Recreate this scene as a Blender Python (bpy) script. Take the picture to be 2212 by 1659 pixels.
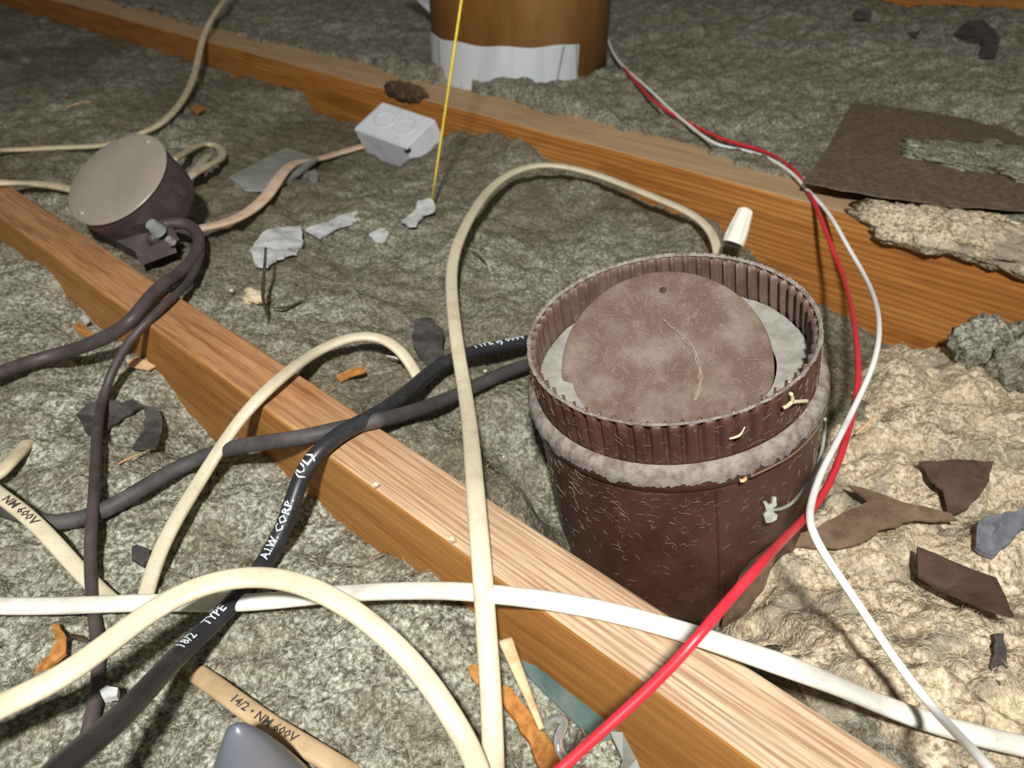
import bpy, bmesh, math, random
import numpy as np
from mathutils import Vector, Matrix

random.seed(7)
RNG = np.random.default_rng(11)
for o in list(bpy.data.objects):
    bpy.data.objects.remove(o, do_unlink=True)
scene = bpy.context.scene
C = scene.collection

# ------------------------------------------------------------------ camera, world, lamp, exposure
W, HH, F, PITCH, CAMH = 2212.0, 1659.0, 1650.0, math.radians(35.0), 0.30
FW = np.array([0, math.cos(PITCH), -math.sin(PITCH)])
UP = np.array([0, math.sin(PITCH), math.cos(PITCH)])
RT = np.array([1.0, 0, 0])
CAM = np.array([0, 0, CAMH])
cd = bpy.data.cameras.new('camera')
cd.sensor_width = 36.0
cd.lens = F / W * 36.0
cd.clip_start = 0.01
cam = bpy.data.objects.new('camera', cd)
C.objects.link(cam)
cam.location = CAM
cam.rotation_euler = (math.pi / 2 - PITCH, 0, 0)
scene.camera = cam
cd.dof.use_dof = True
cd.dof.focus_distance = 0.42
cd.dof.aperture_fstop = 11.0

world = bpy.data.worlds.new('attic_air')
scene.world = world
world.use_nodes = True
bg = world.node_tree.nodes['Background']
bg.inputs['Color'].default_value = (1.0, 0.92, 0.82, 1)
bg.inputs['Strength'].default_value = 0.15

ld = bpy.data.lights.new('flash_lamp', 'AREA')
ld.shape = 'DISK'
ld.size = 0.06
ld.energy = 18.5
ld.color = (1.0, 0.985, 0.96)
lamp = bpy.data.objects.new('flash_lamp', ld)
C.objects.link(lamp)
lp = CAM + UP * 0.20 - FW * 0.45 - RT * 0.02
lamp.location = lp
lamp.rotation_euler = (math.pi / 2 - PITCH + math.radians(12), 0, 0)

scene.view_settings.view_transform = 'Standard'
scene.view_settings.look = 'None'
scene.view_settings.gamma = 1.0
scene.view_settings.use_curve_mapping = False
scene.view_settings.exposure = 0.0
scene.cycles.max_bounces = 5
scene.cycles.diffuse_bounces = 3
scene.cycles.glossy_bounces = 2

# ------------------------------------------------------------------ geometry helpers
def ray(px, py):
    return FW + RT * ((px - W / 2) / F) - UP * ((py - HH / 2) / F)

def un(px, py, z):
    d = ray(px, py)
    return CAM + d * ((z - CAMH) / d[2])

def lin(c):
    return tuple((v / 255 / 12.92) if v / 255 <= 0.04045 else ((v / 255 + 0.055) / 1.055) ** 2.4 for v in c) + (1.0,)

DV = np.array([math.cos(math.radians(137.543)), math.sin(math.radians(137.543)), 0.0])   # along the joists
NN = np.array([-DV[1], DV[0], 0.0])
NEAR0, NEAR1 = -0.186, -0.2248      # faces of the near joist (distance along NN)
FAR0, FAR1 = -0.7647, -0.850        # faces of the far joist

def on_side(px, py, off):           # pixel -> point on the vertical face of a joist
    d = ray(px, py)
    t = (off - CAM @ NN) / (d @ NN)
    return CAM + d * t

PERM = np.tile(RNG.permutation(256), 3)
GRA = np.stack([np.cos(np.arange(256) * 2 * np.pi / 256 * 37), np.sin(np.arange(256) * 2 * np.pi / 256 * 37)], 1)
def pn(x, y, seed=0):
    xi = np.floor(x).astype(int); yi = np.floor(y).astype(int)
    xf = x - xi; yf = y - yi
    u = xf ** 3 * (xf * (xf * 6 - 15) + 10); v = yf ** 3 * (yf * (yf * 6 - 15) + 10)
    def g(ix, iy, dx, dy):
        h = PERM[(PERM[(ix + seed * 31) & 255] + iy) & 255]
        return GRA[h, 0] * dx + GRA[h, 1] * dy
    a = g(xi, yi, xf, yf); b = g(xi + 1, yi, xf - 1, yf)
    c = g(xi, yi + 1, xf, yf - 1); d = g(xi + 1, yi + 1, xf - 1, yf - 1)
    return (a + u * (b - a)) + v * ((c + u * (d - c)) - (a + u * (b - a)))

# ------------------------------------------------------------------ the smooth ground (insulation level between the joists)
ctrlA, ctrlB, ctrlC = [], [], []
for q in [(36, 547), (108, 590), (166, 655), (192, 688), (333, 789), (362, 833), (412, 885), (452, 945), (593, 988), (622, 1035),
          (669, 1071), (690, 1090), (750, 1150), (830, 1190), (940, 1245), (1000, 1290), (1060, 1370), (1130, 1425), (1300, 1570), (1390, 1659)]:
    ctrlA.append(on_side(q[0], q[1], NEAR0))
for px, py, z in [(0, 900, -.035), (150, 1000, -.038), (300, 1100, -.04), (500, 1250, -.045), (200, 1400, -.045), (700, 1450, -.05),
                  (100, 1600, -.05), (900, 1600, -.062), (1150, 1650, -.085), (500, 1620, -.055), (-300, 1200, -.04)]:
    ctrlA.append(un(px, py, z))
for q in [(640, 190), (690, 250), (985, 268), (1105, 292), (1119, 296), (1146, 317), (1186, 341), (1247, 360), (1294, 374), (1400, 430),
          (1521, 470), (1600, 540), (1700, 620), (1790, 665), (1850, 695), (1900, 735), (1960, 750), (2100, 775), (2212, 770)]:
    ctrlB.append(on_side(q[0], q[1], FAR0))
for px, py, z in [(100, 250, -.02), (300, 250, -.025), (100, 420, -.02), (450, 420, -.02), (500, 600, -.015), (700, 450, -.03), (700, 700, -.022), (900, 560, -.035),
                  (900, 800, -.028), (850, 900, -.016), (1000, 950, -.024), (1080, 1020, -.035), (1100, 700, -.045), (1100, 850, -.042), (1250, 480, -.05),
                  (1450, 520, -.055), (1850, 900, -.085), (1750, 1150, -.10), (1600, 1250, -.095), (1750, 1350, -.085),
                  (2000, 1000, -.085), (2000, 1250, -.085), (1800, 1450, -.055), (2100, 1500, -.06), (2000, 1600, -.045), (2212, 1000, -.085), (2212, 1600, -.055), (600, 740, -.012), (350, 560, -.012), (790, 318, -.07), (840, 335, -.078), (900, 348, -.080), (950, 325, -.072), (978, 312, -.06), (1190, 1150, -.12), (1300, 1225, -.135), (1400, 1290, -.135), (1500, 1350, -.135), (1150, 1060, -.10), (1140, 980, -.075)]:
    ctrlB.append(un(px, py, z))
for px, py, z in [(200, -20, -.005), (700, 90, -.004), (1000, 178, .018), (1150, 225, .016), (1250, 225, .022), (1060, 195, .022), (950, 182, .016), (930, 150, .02), (1400, 270, -.004), (1600, 320, -.004), (1900, 400, -.002), (1240, 150, .012), (1700, 230, .01), (1500, 150, .02),
                  (2100, 300, .012), (1300, 110, .02), (950, 110, .008), (1600, 60, .04), (1900, 60, .05), (2150, 120, .05), (800, 40, .015), (2212, 200, .04), (2212, 40, .068), (1800, 15, .062), (1500, 20, .05)]:
    ctrlC.append(un(px, py, z))
ctrlA, ctrlB, ctrlC = map(np.array, (ctrlA, ctrlB, ctrlC))

def idw(ctrl, x, y):
    if x.size < 3000:
        w = 1.0 / ((x[..., None] - ctrl[:, 0]) ** 2 + (y[..., None] - ctrl[:, 1]) ** 2 + 0.0004) ** 1.6
        return (w * ctrl[:, 2]).sum(-1) / w.sum(-1)
    num = np.zeros_like(x); den = np.zeros_like(x)
    for c in ctrl:
        w = 1.0 / ((x - c[0]) ** 2 + (y - c[1]) ** 2 + 0.0004) ** 1.6
        num += w * c[2]; den += w
    return num / den

def insul(x, y):
    x = np.asarray(x, float); y = np.asarray(y, float)
    s = x * NN[0] + y * NN[1]
    mid1, mid2 = (NEAR0 + NEAR1) / 2, (FAR0 + FAR1) / 2
    return np.where(s > mid1, idw(ctrlA, x, y), np.where(s > mid2, idw(ctrlB, x, y), idw(ctrlC, x, y)))

def ground(x, y):
    x = np.asarray(x, float); y = np.asarray(y, float)
    s = x * NN[0] + y * NN[1]
    j = ((s < NEAR0) & (s > NEAR1)) | ((s < FAR0) & (s > FAR1))
    return np.where(j, 0.0, insul(x, y) + 0.002)

def drape(x, y):
    s = x * NN[0] + y * NN[1]
    g = ground(x, y)
    for a in (NEAR0, FAR0):
        g = np.where((s > a - .0005) & (s < a + .06), np.maximum(g, -(s - a) * 1.0), g)
    for a in (NEAR1, FAR1):
        g = np.where((s < a + .0005) & (s > a - .03), np.maximum(g, (s - a) * 1.2), g)
    return g

def gz(px, py, h=0.0, ground=ground):
    """pixel -> point that stands h above the ground under it"""
    px = np.atleast_1d(np.asarray(px, float)); py = np.atleast_1d(np.asarray(py, float)); h = np.broadcast_to(np.asarray(h, float), px.shape)
    D = FW[None] + RT[None] * ((px - W / 2) / F)[:, None] - UP[None] * ((py - HH / 2) / F)[:, None]
    z = np.zeros_like(px)
    for i in range(40):
        P = CAM[None] + D * ((z - CAMH) / D[:, 2])[:, None]
        z = 0.6 * z + 0.4 * np.minimum(ground(P[:, 0], P[:, 1]) + h, 0.28)
    return CAM[None] + D * ((z - CAMH) / D[:, 2])[:, None]

def g1(px, py, h=0.0):
    return gz(px, py, h)[0]

# ------------------------------------------------------------------ object helpers
def tag(o, label=None, cat=None, group=None, kind=None):
    if label: o['label'] = label
    if cat: o['category'] = cat
    if group: o['group'] = group
    if kind: o['kind'] = kind
    return o

def link(name, me, mat=None, parent=None):
    o = bpy.data.objects.new(name, me)
    C.objects.link(o)
    if me is not None and mat is not None:
        for m in (mat if isinstance(mat, (list, tuple)) else [mat]):
            me.materials.append(m)
    if parent is not None:
        o.parent = parent
    return o

def empty(name, loc=(0, 0, 0), mtx=None):
    o = bpy.data.objects.new(name, None)
    o.empty_display_size = 0.02
    C.objects.link(o)
    if mtx is not None:
        o.matrix_world = mtx
    else:
        o.location = loc
    return o

def mesh(name, V, Fc, smooth=True):
    me = bpy.data.meshes.new(name)
    me.from_pydata([tuple(map(float, v)) for v in V], [], [tuple(f) for f in Fc])
    if smooth:
        me.polygons.foreach_set('use_smooth', [True] * len(me.polygons))
    me.update()
    return me

def bm_mesh(name, bm, smooth=False):
    bmesh.ops.recalc_face_normals(bm, faces=bm.faces)
    me = bpy.data.meshes.new(name)
    bm.to_mesh(me); bm.free()
    if smooth:
        me.polygons.foreach_set('use_smooth', [True] * len(me.polygons))
    return me

def box_mesh(name, x0, x1, y0, y1, z0, z1, bevel=0.0, cuts=0):
    bm = bmesh.new()
    vs = [bm.verts.new((x, y, z)) for x in (x0, x1) for y in (y0, y1) for z in (z0, z1)]
    for f in ((0, 1, 3, 2), (4, 6, 7, 5), (0, 4, 5, 1), (2, 3, 7, 6), (0, 2, 6, 4), (1, 5, 7, 3)):
        bm.faces.new([vs[i] for i in f])
    if bevel:
        bmesh.ops.bevel(bm, geom=list(bm.edges), offset=bevel, segments=2, affect='EDGES')
    return bm_mesh(name, bm)

def catmull(P, n):
    P = np.asarray(P, float)
    d = np.r_[0, np.cumsum(np.maximum(np.linalg.norm(np.diff(P[:, :2], axis=0), axis=1), 1e-6) ** 0.5)]
    # natural cubic spline over chord parameter
    m = len(P)
    if m == 2:
        t = np.linspace(0, 1, n)[:, None]
        return P[0] * (1 - t) + P[1] * t
    h = np.diff(d)
    A = np.zeros((m, m)); B = np.zeros((m, P.shape[1]))
    A[0, 0] = A[-1, -1] = 1
    for i in range(1, m - 1):
        A[i, i - 1], A[i, i], A[i, i + 1] = h[i - 1], 2 * (h[i - 1] + h[i]), h[i]
        B[i] = 6 * ((P[i + 1] - P[i]) / h[i] - (P[i] - P[i - 1]) / h[i - 1])
    M = np.linalg.solve(A, B)
    ts = np.linspace(0, d[-1], n)
    k = np.clip(np.searchsorted(d, ts, side='right') - 1, 0, m - 2)
    a = (d[k + 1] - ts)[:, None]; b = (ts - d[k])[:, None]; hk = h[k][:, None]
    return (M[k] * a ** 3 + M[k + 1] * b ** 3) / (6 * hk) + (P[k] / hk - M[k] * hk / 6) * a + (P[k + 1] / hk - M[k + 1] * hk / 6) * b

def path_px(pts, n=120, smooth=5, clear=.003):
    """pts: (px, py, h) h = height of the cable's centre over the ground; ('z' as 4th item: h is an absolute z)"""
    A = np.array([p[:3] for p in pts], float)
    mode = [len(p) > 3 for p in pts]
    for i, p in enumerate(pts):          # turn absolute z into heights
        if not mode[i]:
            P = g1(p[0], p[1], p[2]); A[i, 2] = P[2]
    S = catmull(np.c_[A[:, :2]], n)
    # heights: linear-in-parameter through both ground contact and the given points
    d = np.r_[0, np.cumsum(np.maximum(np.linalg.norm(np.diff(A[:, :2], axis=0), axis=1), 1e-6) ** 0.5)]
    ts = np.linspace(0, d[-1], n)
    hh = np.interp(ts, d, [p[2] if not mode[i] else 0 for i, p in enumerate(pts)])
    ab = np.interp(ts, d, [1.0 if m else 0.0 for m in mode])
    zl = np.interp(ts, d, A[:, 2])
    G = gz(S[:, 0], S[:, 1], hh, drape)
    z = np.where(ab > 0.0, zl, G[:, 2])
    low = gz(S[:, 0], S[:, 1], clear, drape)[:, 2] if min(p[2] for p in pts) > -.001 else np.full(n, -1.0)
    wd = max(2, smooth)
    low = np.array([low[max(0, i - wd):i + wd + 1].max() for i in range(n)])
    z = np.maximum(z, low)
    k = np.exp(-0.5 * (np.arange(-3 * smooth, 3 * smooth + 1) / smooth) ** 2); k /= k.sum()
    z = np.convolve(np.r_[np.full(3 * smooth, z[0]), z, np.full(3 * smooth, z[-1])], k, 'valid')
    lo2 = gz(S[:, 0], S[:, 1], clear, drape)[:, 2] if low[0] > -.9 else low
    z = np.maximum(z, lo2)
    k2 = np.array([.25, .5, .25]); z = np.convolve(np.r_[z[0], z, z[-1]], k2, 'valid')
    P = np.array([un(S[i, 0], S[i, 1], z[i]) for i in range(n)])
    # a cable that leaves the picture goes on along the ground outside it
    def tail(p, d):
        d = np.array([d[0], d[1], d[2] * .5]); d /= np.linalg.norm(d)
        Q = np.array([p + d * .02 * (k_ + 1) for k_ in range(26)])
        gl = drape(Q[:, 0], Q[:, 1]) + clear + .003
        f_ = np.clip(np.arange(1, 27) / 14, 0, 1)
        Q[:, 2] = np.maximum(Q[:, 2] * (1 - f_) + gl * f_, gl)
        return Q
    out = lambda q_: q_[0] < -20 or q_[0] > W + 20 or q_[1] < -20 or q_[1] > HH + 20
    if out(pts[-1]): P = np.concatenate([P, tail(P[-1], P[-1] - P[-4])])
    if out(pts[0]): P = np.concatenate([tail(P[0], P[0] - P[3])[::-1], P])
    return P

def frames(P):
    T = np.gradient(P, axis=0); T /= np.linalg.norm(T, axis=1)[:, None]
    S = np.cross(np.array([0, 0, 1.0]), T)
    l = np.linalg.norm(S, axis=1)[:, None]
    S = S / np.maximum(l, 1e-6)
    for i in range(1, len(S)):
        if S[i] @ S[i - 1] < 0: S[i] = -S[i]
    k = 5
    S2 = S.copy()
    for i in range(len(S)):
        S2[i] = S[max(0, i - k):i + k + 1].mean(0)
    S2 -= (S2 * T).sum(1)[:, None] * T
    S2 /= np.linalg.norm(S2, axis=1)[:, None]
    N = np.cross(T, S2)
    return T, S2, N

def sweep(name, P, a, b=None, sides=12, power=2.0, taper=None, twist=0.0, caps=True):
    """tube along P; half width a (sideways) and b (upwards); power>2 squares the section"""
    b = a if b is None else b
    T, S, N = frames(P)
    n = len(P)
    V, Fc = [], []
    for i in range(n):
        k = 1.0 if taper is None else taper[i] if hasattr(taper, '__len__') else 1.0
        tw = twist[i] if hasattr(twist, '__len__') else twist
        for j in range(sides):
            t = 2 * math.pi * j / sides
            c, s = math.cos(t), math.sin(t)
            u = a * k * math.copysign(abs(c) ** (2 / power), c); v = b * k * math.copysign(abs(s) ** (2 / power), s)
            if tw:
                u, v = u * math.cos(tw) - v * math.sin(tw), u * math.sin(tw) + v * math.cos(tw)
            V.append(P[i] + S[i] * u + N[i] * v)
    for i in range(n - 1):
        for j in range(sides):
            j2 = (j + 1) % sides
            Fc.append((i * sides + j, i * sides + j2, (i + 1) * sides + j2, (i + 1) * sides + j))
    if caps:
        Fc.append(tuple(range(sides - 1, -1, -1)))
        Fc.append(tuple((n - 1) * sides + j for j in range(sides)))
    return mesh(name, V, Fc)

def sheet(name, pts, hs, thick, mat, parent=None, sub=3, rough=0.0, absolute=False, curl=0.0):
    """a thin flat scrap: outline in pixels dropped on the ground, hs = height per corner"""
    if not hasattr(hs, '__len__'): hs = [hs] * len(pts)
    P = [un(p[0], p[1], h) if absolute else g1(p[0], p[1], h) for p, h in zip(pts, hs)]
    bm = bmesh.new()
    vs = [bm.verts.new(p) for p in P]
    bm.faces.new(vs)
    bmesh.ops.triangulate(bm, faces=bm.faces)
    if sub:
        bmesh.ops.subdivide_edges(bm, edges=bm.edges, cuts=sub, use_grid_fill=True)
        bmesh.ops.triangulate(bm, faces=bm.faces)
    if rough:
        for v in bm.verts:
            nx = float(pn(np.array([v.co.x * 120]), np.array([v.co.y * 120]), 5)[0]); ny = float(pn(np.array([v.co.x * 120]), np.array([v.co.y * 120]), 9)[0])
            nz = float(pn(np.array([v.co.x * 45]), np.array([v.co.y * 45]), 3)[0])
            v.co += Vector((nx * rough, ny * rough, nz * rough * 1.3))
    r = bmesh.ops.extrude_face_region(bm, geom=list(bm.faces))
    for e in r['geom']:
        if isinstance(e, bmesh.types.BMVert): e.co.z -= thick
    return link(name, bm_mesh(name, bm), mat, parent)

def lathe(name, prof, n=96, smooth=True, closed=False):
    V, Fc = [], []
    m = len(prof)
    for i in range(n):
        a = 2 * math.pi * i / n
        for r, z in prof:
            V.append((r * math.cos(a), r * math.sin(a), z))
    for i in range(n):
        i2 = (i + 1) % n
        for j in range(m - 1 if not closed else m):
            j2 = (j + 1) % m
            Fc.append((i * m + j, i2 * m + j, i2 * m + j2, i * m + j2))
    return mesh(name, V, Fc, smooth)

# ------------------------------------------------------------------ materials
def new_mat(name):
    m = bpy.data.materials.new(name); m.use_nodes = True
    nt = m.node_tree; b = nt.nodes['Principled BSDF']
    return m, nt, b

def mixrgb(nt, fac, a, b, blend='MIX'):
    n = nt.nodes.new('ShaderNodeMix'); n.data_type = 'RGBA'; n.blend_type = blend
    for s, v in ((n.inputs[0], fac), (n.inputs[6], a), (n.inputs[7], b)):
        if isinstance(v, (int, float)): s.default_value = v
        elif isinstance(v, tuple): s.default_value = v
        else: nt.links.new(v, s)
    return n.outputs[2]

def noise(nt, scale, detail=4, rough=.55, coords='Object', stretch=None, dist=0.0):
    tc = nt.nodes.new('ShaderNodeTexCoord'); src = tc.outputs[coords]
    if stretch:
        mp = nt.nodes.new('ShaderNodeMapping'); mp.inputs['Scale'].default_value = stretch
        nt.links.new(src, mp.inputs['Vector']); src = mp.outputs[0]
    n = nt.nodes.new('ShaderNodeTexNoise')
    n.inputs['Scale'].default_value = scale; n.inputs['Detail'].default_value = detail
    n.inputs['Roughness'].default_value = rough; n.inputs['Distortion'].default_value = dist
    nt.links.new(src, n.inputs['Vector'])
    return n.outputs['Fac']

def ramp(nt, fac, stops):
    r = nt.nodes.new('ShaderNodeValToRGB')
    e = r.color_ramp.elements
    while len(e) < len(stops): e.new(0.5)
    for el, (p, c) in zip(e, stops):
        el.position = p; el.color = c if len(c) == 4 else tuple(c) + (1,)
    nt.links.new(fac, r.inputs[0])
    return r.outputs[0]

def bump(nt, b, height, strength=.3, dist=.001):
    n = nt.nodes.new('ShaderNodeBump'); n.inputs['Strength'].default_value = strength; n.inputs['Distance'].default_value = dist
    nt.links.new(height, n.inputs['Height']); nt.links.new(n.outputs[0], b.inputs['Normal'])

BW = ((0, 0, 0, 1), (1, 1, 1, 1))
def plain(name, col, rough=.6, spec=.4, var=None, scale=60, lo=.42, hi=.62, bumps=0.0, metal=0.0, stretch=None, var2=None, scale2=300):
    """flat colour with an irregular second colour (dirt, dust, fibres)"""
    m, nt, b = new_mat(name)
    b.inputs['Roughness'].default_value = rough; b.inputs['Specular IOR Level'].default_value = spec; b.inputs['Metallic'].default_value = metal
    c = lin(col)
    n = noise(nt, scale, 5, .6, stretch=stretch)
    if var is not None:
        out = mixrgb(nt, ramp(nt, n, [(lo, BW[0]), (hi, BW[1])]), c, lin(var))
        if var2 is not None:
            n2 = noise(nt, scale2, 3, .6)
            out = mixrgb(nt, ramp(nt, n2, [(.62, BW[0]), (.80, (.6, .6, .6, 1))]), out, lin(var2))
        nt.links.new(out, b.inputs['Base Color'])
    else:
        b.inputs['Base Color'].default_value = c
    if bumps: bump(nt, b, n, bumps, .001)
    return m

def wood(name, light, mid, dark, fine=1.0, wave=True, lines=None, wavef=.55, clean=None):
    m, nt, b = new_mat(name)
    b.inputs['Roughness'].default_value = .62; b.inputs['Specular IOR Level'].default_value = .25
    s1 = noise(nt, 1.0, 6, .62, stretch=(5 * fine, 55 * fine, 55 * fine), dist=.7)
    col = ramp(nt, s1, [(.28, lin(dark)), (.47, lin(mid)), (.70, lin(light))])
    if wave:
        tc = nt.nodes.new('ShaderNodeTexCoord'); mp = nt.nodes.new('ShaderNodeMapping'); mp.inputs['Scale'].default_value = (2.2, 1.0, 22)
        w = nt.nodes.new('ShaderNodeTexWave'); w.wave_type = 'BANDS'; w.bands_direction = 'Z'
        w.inputs['Scale'].default_value = 2.3; w.inputs['Distortion'].default_value = 5.5; w.inputs['Detail'].default_value = 3; w.inputs['Detail Scale'].default_value = 1.3
        nt.links.new(tc.outputs['Object'], mp.inputs[0]); nt.links.new(mp.outputs[0], w.inputs['Vector'])
        wv = ramp(nt, w.outputs['Fac'], [(.30, BW[1]), (.62, BW[0])])
        f = nt.nodes.new('ShaderNodeMath'); f.operation = 'MULTIPLY'; f.inputs[1].default_value = wavef
        nt.links.new(wv, f.inputs[0])
        col = mixrgb(nt, f.outputs[0], col, lin(dark))
    if lines:
        s2 = noise(nt, 1.0, 3, .5, stretch=(11, 560, 30), dist=.25)
        col = mixrgb(nt, ramp(nt, s2, [(.44, BW[1]), (.53, BW[0])]), col, lin(lines))
        s4 = noise(nt, 30, 4, .6)
        col = mixrgb(nt, ramp(nt, s4, [(.50, BW[0]), (.78, (.55, .55, .55, 1))]), col, lin((176, 158, 136)))
    if clean:       # the left end of the joist is bare of dust
        sc = noise(nt, 1.0, 5, .6, stretch=(9, 160, 60), dist=.4)
        cl = ramp(nt, sc, [(.35, lin(clean[1])), (.62, lin(clean[0]))])
        tx = nt.nodes.new('ShaderNodeTexCoord'); sp = nt.nodes.new('ShaderNodeSeparateXYZ'); nt.links.new(tx.outputs['Object'], sp.inputs[0])
        mr = nt.nodes.new('ShaderNodeMapRange'); mr.inputs[1].default_value = CLEAN_A; mr.inputs[2].default_value = CLEAN_B
        nt.links.new(sp.outputs[0], mr.inputs[0])
        col = mixrgb(nt, mr.outputs[0], col, cl)
    s3 = noise(nt, 1.0, 4, .6, stretch=(30, 420, 420))
    col = mixrgb(nt, .14, col, ramp(nt, s3, [(.35, (.12, .06, .02, 1)), (.62, lin(light))]))
    nt.links.new(col, b.inputs['Base Color'])
    bump(nt, b, s1, .35, .0008)
    return m

M = {}
CLEAN_A, CLEAN_B = float(un(1050, 1120, 0) @ DV), float(un(640, 860, 0) @ DV)
M['wood_side'] = wood('golden_fir_side', (182, 134, 74), (164, 112, 54), (128, 80, 36), wavef=.22)
M['wood_far'] = wood('orange_fir_side', (192, 136, 70), (172, 112, 50), (120, 70, 28))
M['wood_top'] = wood('weathered_fir_top', (216, 192, 160), (200, 170, 136), (174, 138, 104), wave=False, lines=(158, 126, 98), clean=((176, 126, 80), (132, 82, 46)))
M['wood_top_far'] = plain('dusty_fir_top', (188, 160, 122), .8, .15, (172, 142, 106), 1.0, .4, .65, .2, stretch=(8, 70, 70))
M['cream'] = plain('cream_jacket', (204, 195, 168), .42, .45, (186, 174, 144), 55, .50, .75, .12, var2=(120, 108, 88), scale2=420)
M['cream_dirty'] = plain('dirty_cream_jacket', (206, 194, 164), .55, .35, (176, 160, 128), 50, .45, .7, .15, var2=(110, 96, 76), scale2=380)
M['white_jacket'] = plain('white_jacket', (230, 228, 216), .42, .45, (198, 194, 180), 40, .48, .75, .1, var2=(130, 122, 108), scale2=430)
M['pink_jacket'] = plain('pinkish_jacket', (224, 198, 174), .5, .4, (204, 174, 142), 50, .45, .7, .1)
M['tan_jacket'] = plain('tan_jacket', (190, 164, 128), .55, .35, (160, 136, 100), 50, .42, .7, .15)
M['black'] = plain('black_rubber', (40, 41, 44), .38, .5, (62, 62, 64), 70, .52, .8, .15, var2=(120, 116, 108), scale2=500)
M['grey_cord'] = plain('dusty_black_rubber', (66, 63, 63), .6, .35, (92, 88, 84), 60, .45, .75, .2)
M['dark_cord'] = plain('dark_brown_cord', (66, 58, 58), .5, .4, (88, 78, 76), 50, .45, .75, .12)
M['print_white'] = plain('white_print', (205, 214, 218), .6, .2)
M['print_dark'] = plain('dark_print', (72, 66, 58), .7, .2)
M['red'] = plain('red_wire', (206, 44, 58), .38, .5, (182, 34, 46), 45, .5, .75)
M['white_wire'] = plain('white_wire', (232, 234, 230), .35, .5, (206, 208, 202), 45, .52, .75)
M['yellow'] = plain('yellow_string', (240, 216, 84), .5, .3, (226, 196, 60), 60)
M['duct'] = plain('brown_painted_metal', (84, 56, 47), .40, .5, (68, 44, 37), 40, .4, .65, .15, var2=(128, 112, 98), scale2=260)
M['duct_plate'] = plain('dusty_brown_plate', (98, 78, 67), .7, .25, (128, 115, 103), 42, .42, .68, .2, var2=(150, 136, 118), scale2=230)
M['crimp'] = plain('dusty_crimped_metal', (106, 88, 80), .5, .4, (88, 66, 58), 40, .4, .65, .1, var2=(150, 138, 126), scale2=160)
M['dust'] = plain('grey_dust', (142, 135, 128), .95, .1, (112, 100, 94), 150, .42, .62, .7, var2=(176, 172, 164), scale2=380)
M['felt'] = plain('grey_felt', (158, 156, 148), .95, .1, (138, 134, 126), 90, .42, .65, .4)
M['web'] = plain('cobweb', (160, 146, 128), .9, .1)
M['box_metal'] = plain('dark_box_enamel', (62, 52, 54), .42, .45, (82, 72, 72), 40, .45, .7, .1)
M['cover'] = plain('grey_cover_plate', (136, 128, 120), .35, .5, (146, 136, 122), 25, .4, .7, .05)
M['screw'] = plain('bright_screw', (200, 198, 190), .3, .6, (160, 158, 150), 200, metal=.6)
M['white_box'] = plain('white_plastic', (218, 222, 228), .5, .4, (196, 200, 206), 35, .5, .75, .06)
M['paper_tube'] = plain('brown_stained_tube', (128, 84, 36), .55, .35, (150, 112, 66), 1.0, .40, .66, .1, stretch=(20, 20, 3), var2=(98, 62, 28), scale2=22)
M['white_tape'] = plain('white_collar', (200, 206, 210), .45, .45, (178, 184, 188), 1.0, .5, .72, stretch=(34, 34, 4))
M['felt_paper'] = plain('asphalt_felt', (92, 79, 66), .85, .2, (114, 98, 80), 140, .42, .62, .4, var2=(150, 122, 88), scale2=520)
M['dark_paper'] = plain('dark_felt_scrap', (66, 62, 60), .85, .2, (90, 86, 80), 90, .42, .68, .3)
M['brown_card'] = plain('brown_cardboard', (118, 98, 78), .85, .2, (94, 76, 60), 70, .42, .66, .3, var2=(150, 128, 100), scale2=300)
M['dark_card'] = plain('dark_brown_card', (88, 70, 60), .8, .2, (72, 56, 48), 80, .42, .66, .3)
M['orange_chip'] = plain('orange_wood_chip', (178, 124, 66), .75, .2, (150, 98, 46), 1.0, .42, .62, .3, stretch=(260, 260, 260))
M['straw'] = plain('pale_splinter', (214, 180, 140), .7, .2, (188, 150, 108), 150, .45, .65, .2)
M['plaster'] = plain('white_plaster', (196, 198, 196), .9, .15, (166, 168, 164), 110, .45, .68, .4)
M['teal'] = plain('teal_vapour_film', (92, 118, 114), .45, .4, (124, 136, 130), 45, .45, .7, .1)
M['grey_plastic'] = plain('blue_grey_plastic', (98, 104, 114), .32, .5, (110, 108, 110), 30, .45, .7, .05)
M['blue_cloth'] = plain('blue_grey_felt', (112, 114, 120), .9, .15, (92, 94, 100), 160, .42, .62, .4)
M['galv'] = plain('dull_galvanised', (132, 136, 130), .5, .4, (152, 154, 146), 40, .42, .66, .1)
M['twig'] = plain('dark_twig', (52, 46, 40), .8, .2, (74, 64, 54), 120)
M['nut'] = plain('white_wire_nut', (236, 232, 216), .45, .4, (216, 210, 190), 60, .5, .75)
M['drywall'] = plain('drywall_back', (150, 140, 124), .9, .1, (132, 122, 106), 20)

def clear_mat():
    m, nt, b = new_mat('clear_plastic')
    b.inputs['Base Color'].default_value = (.9, .93, .95, 1); b.inputs['Roughness'].default_value = .08
    b.inputs['Transmission Weight'].default_value = .9
    return m
M['clear'] = clear_mat()

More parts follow.
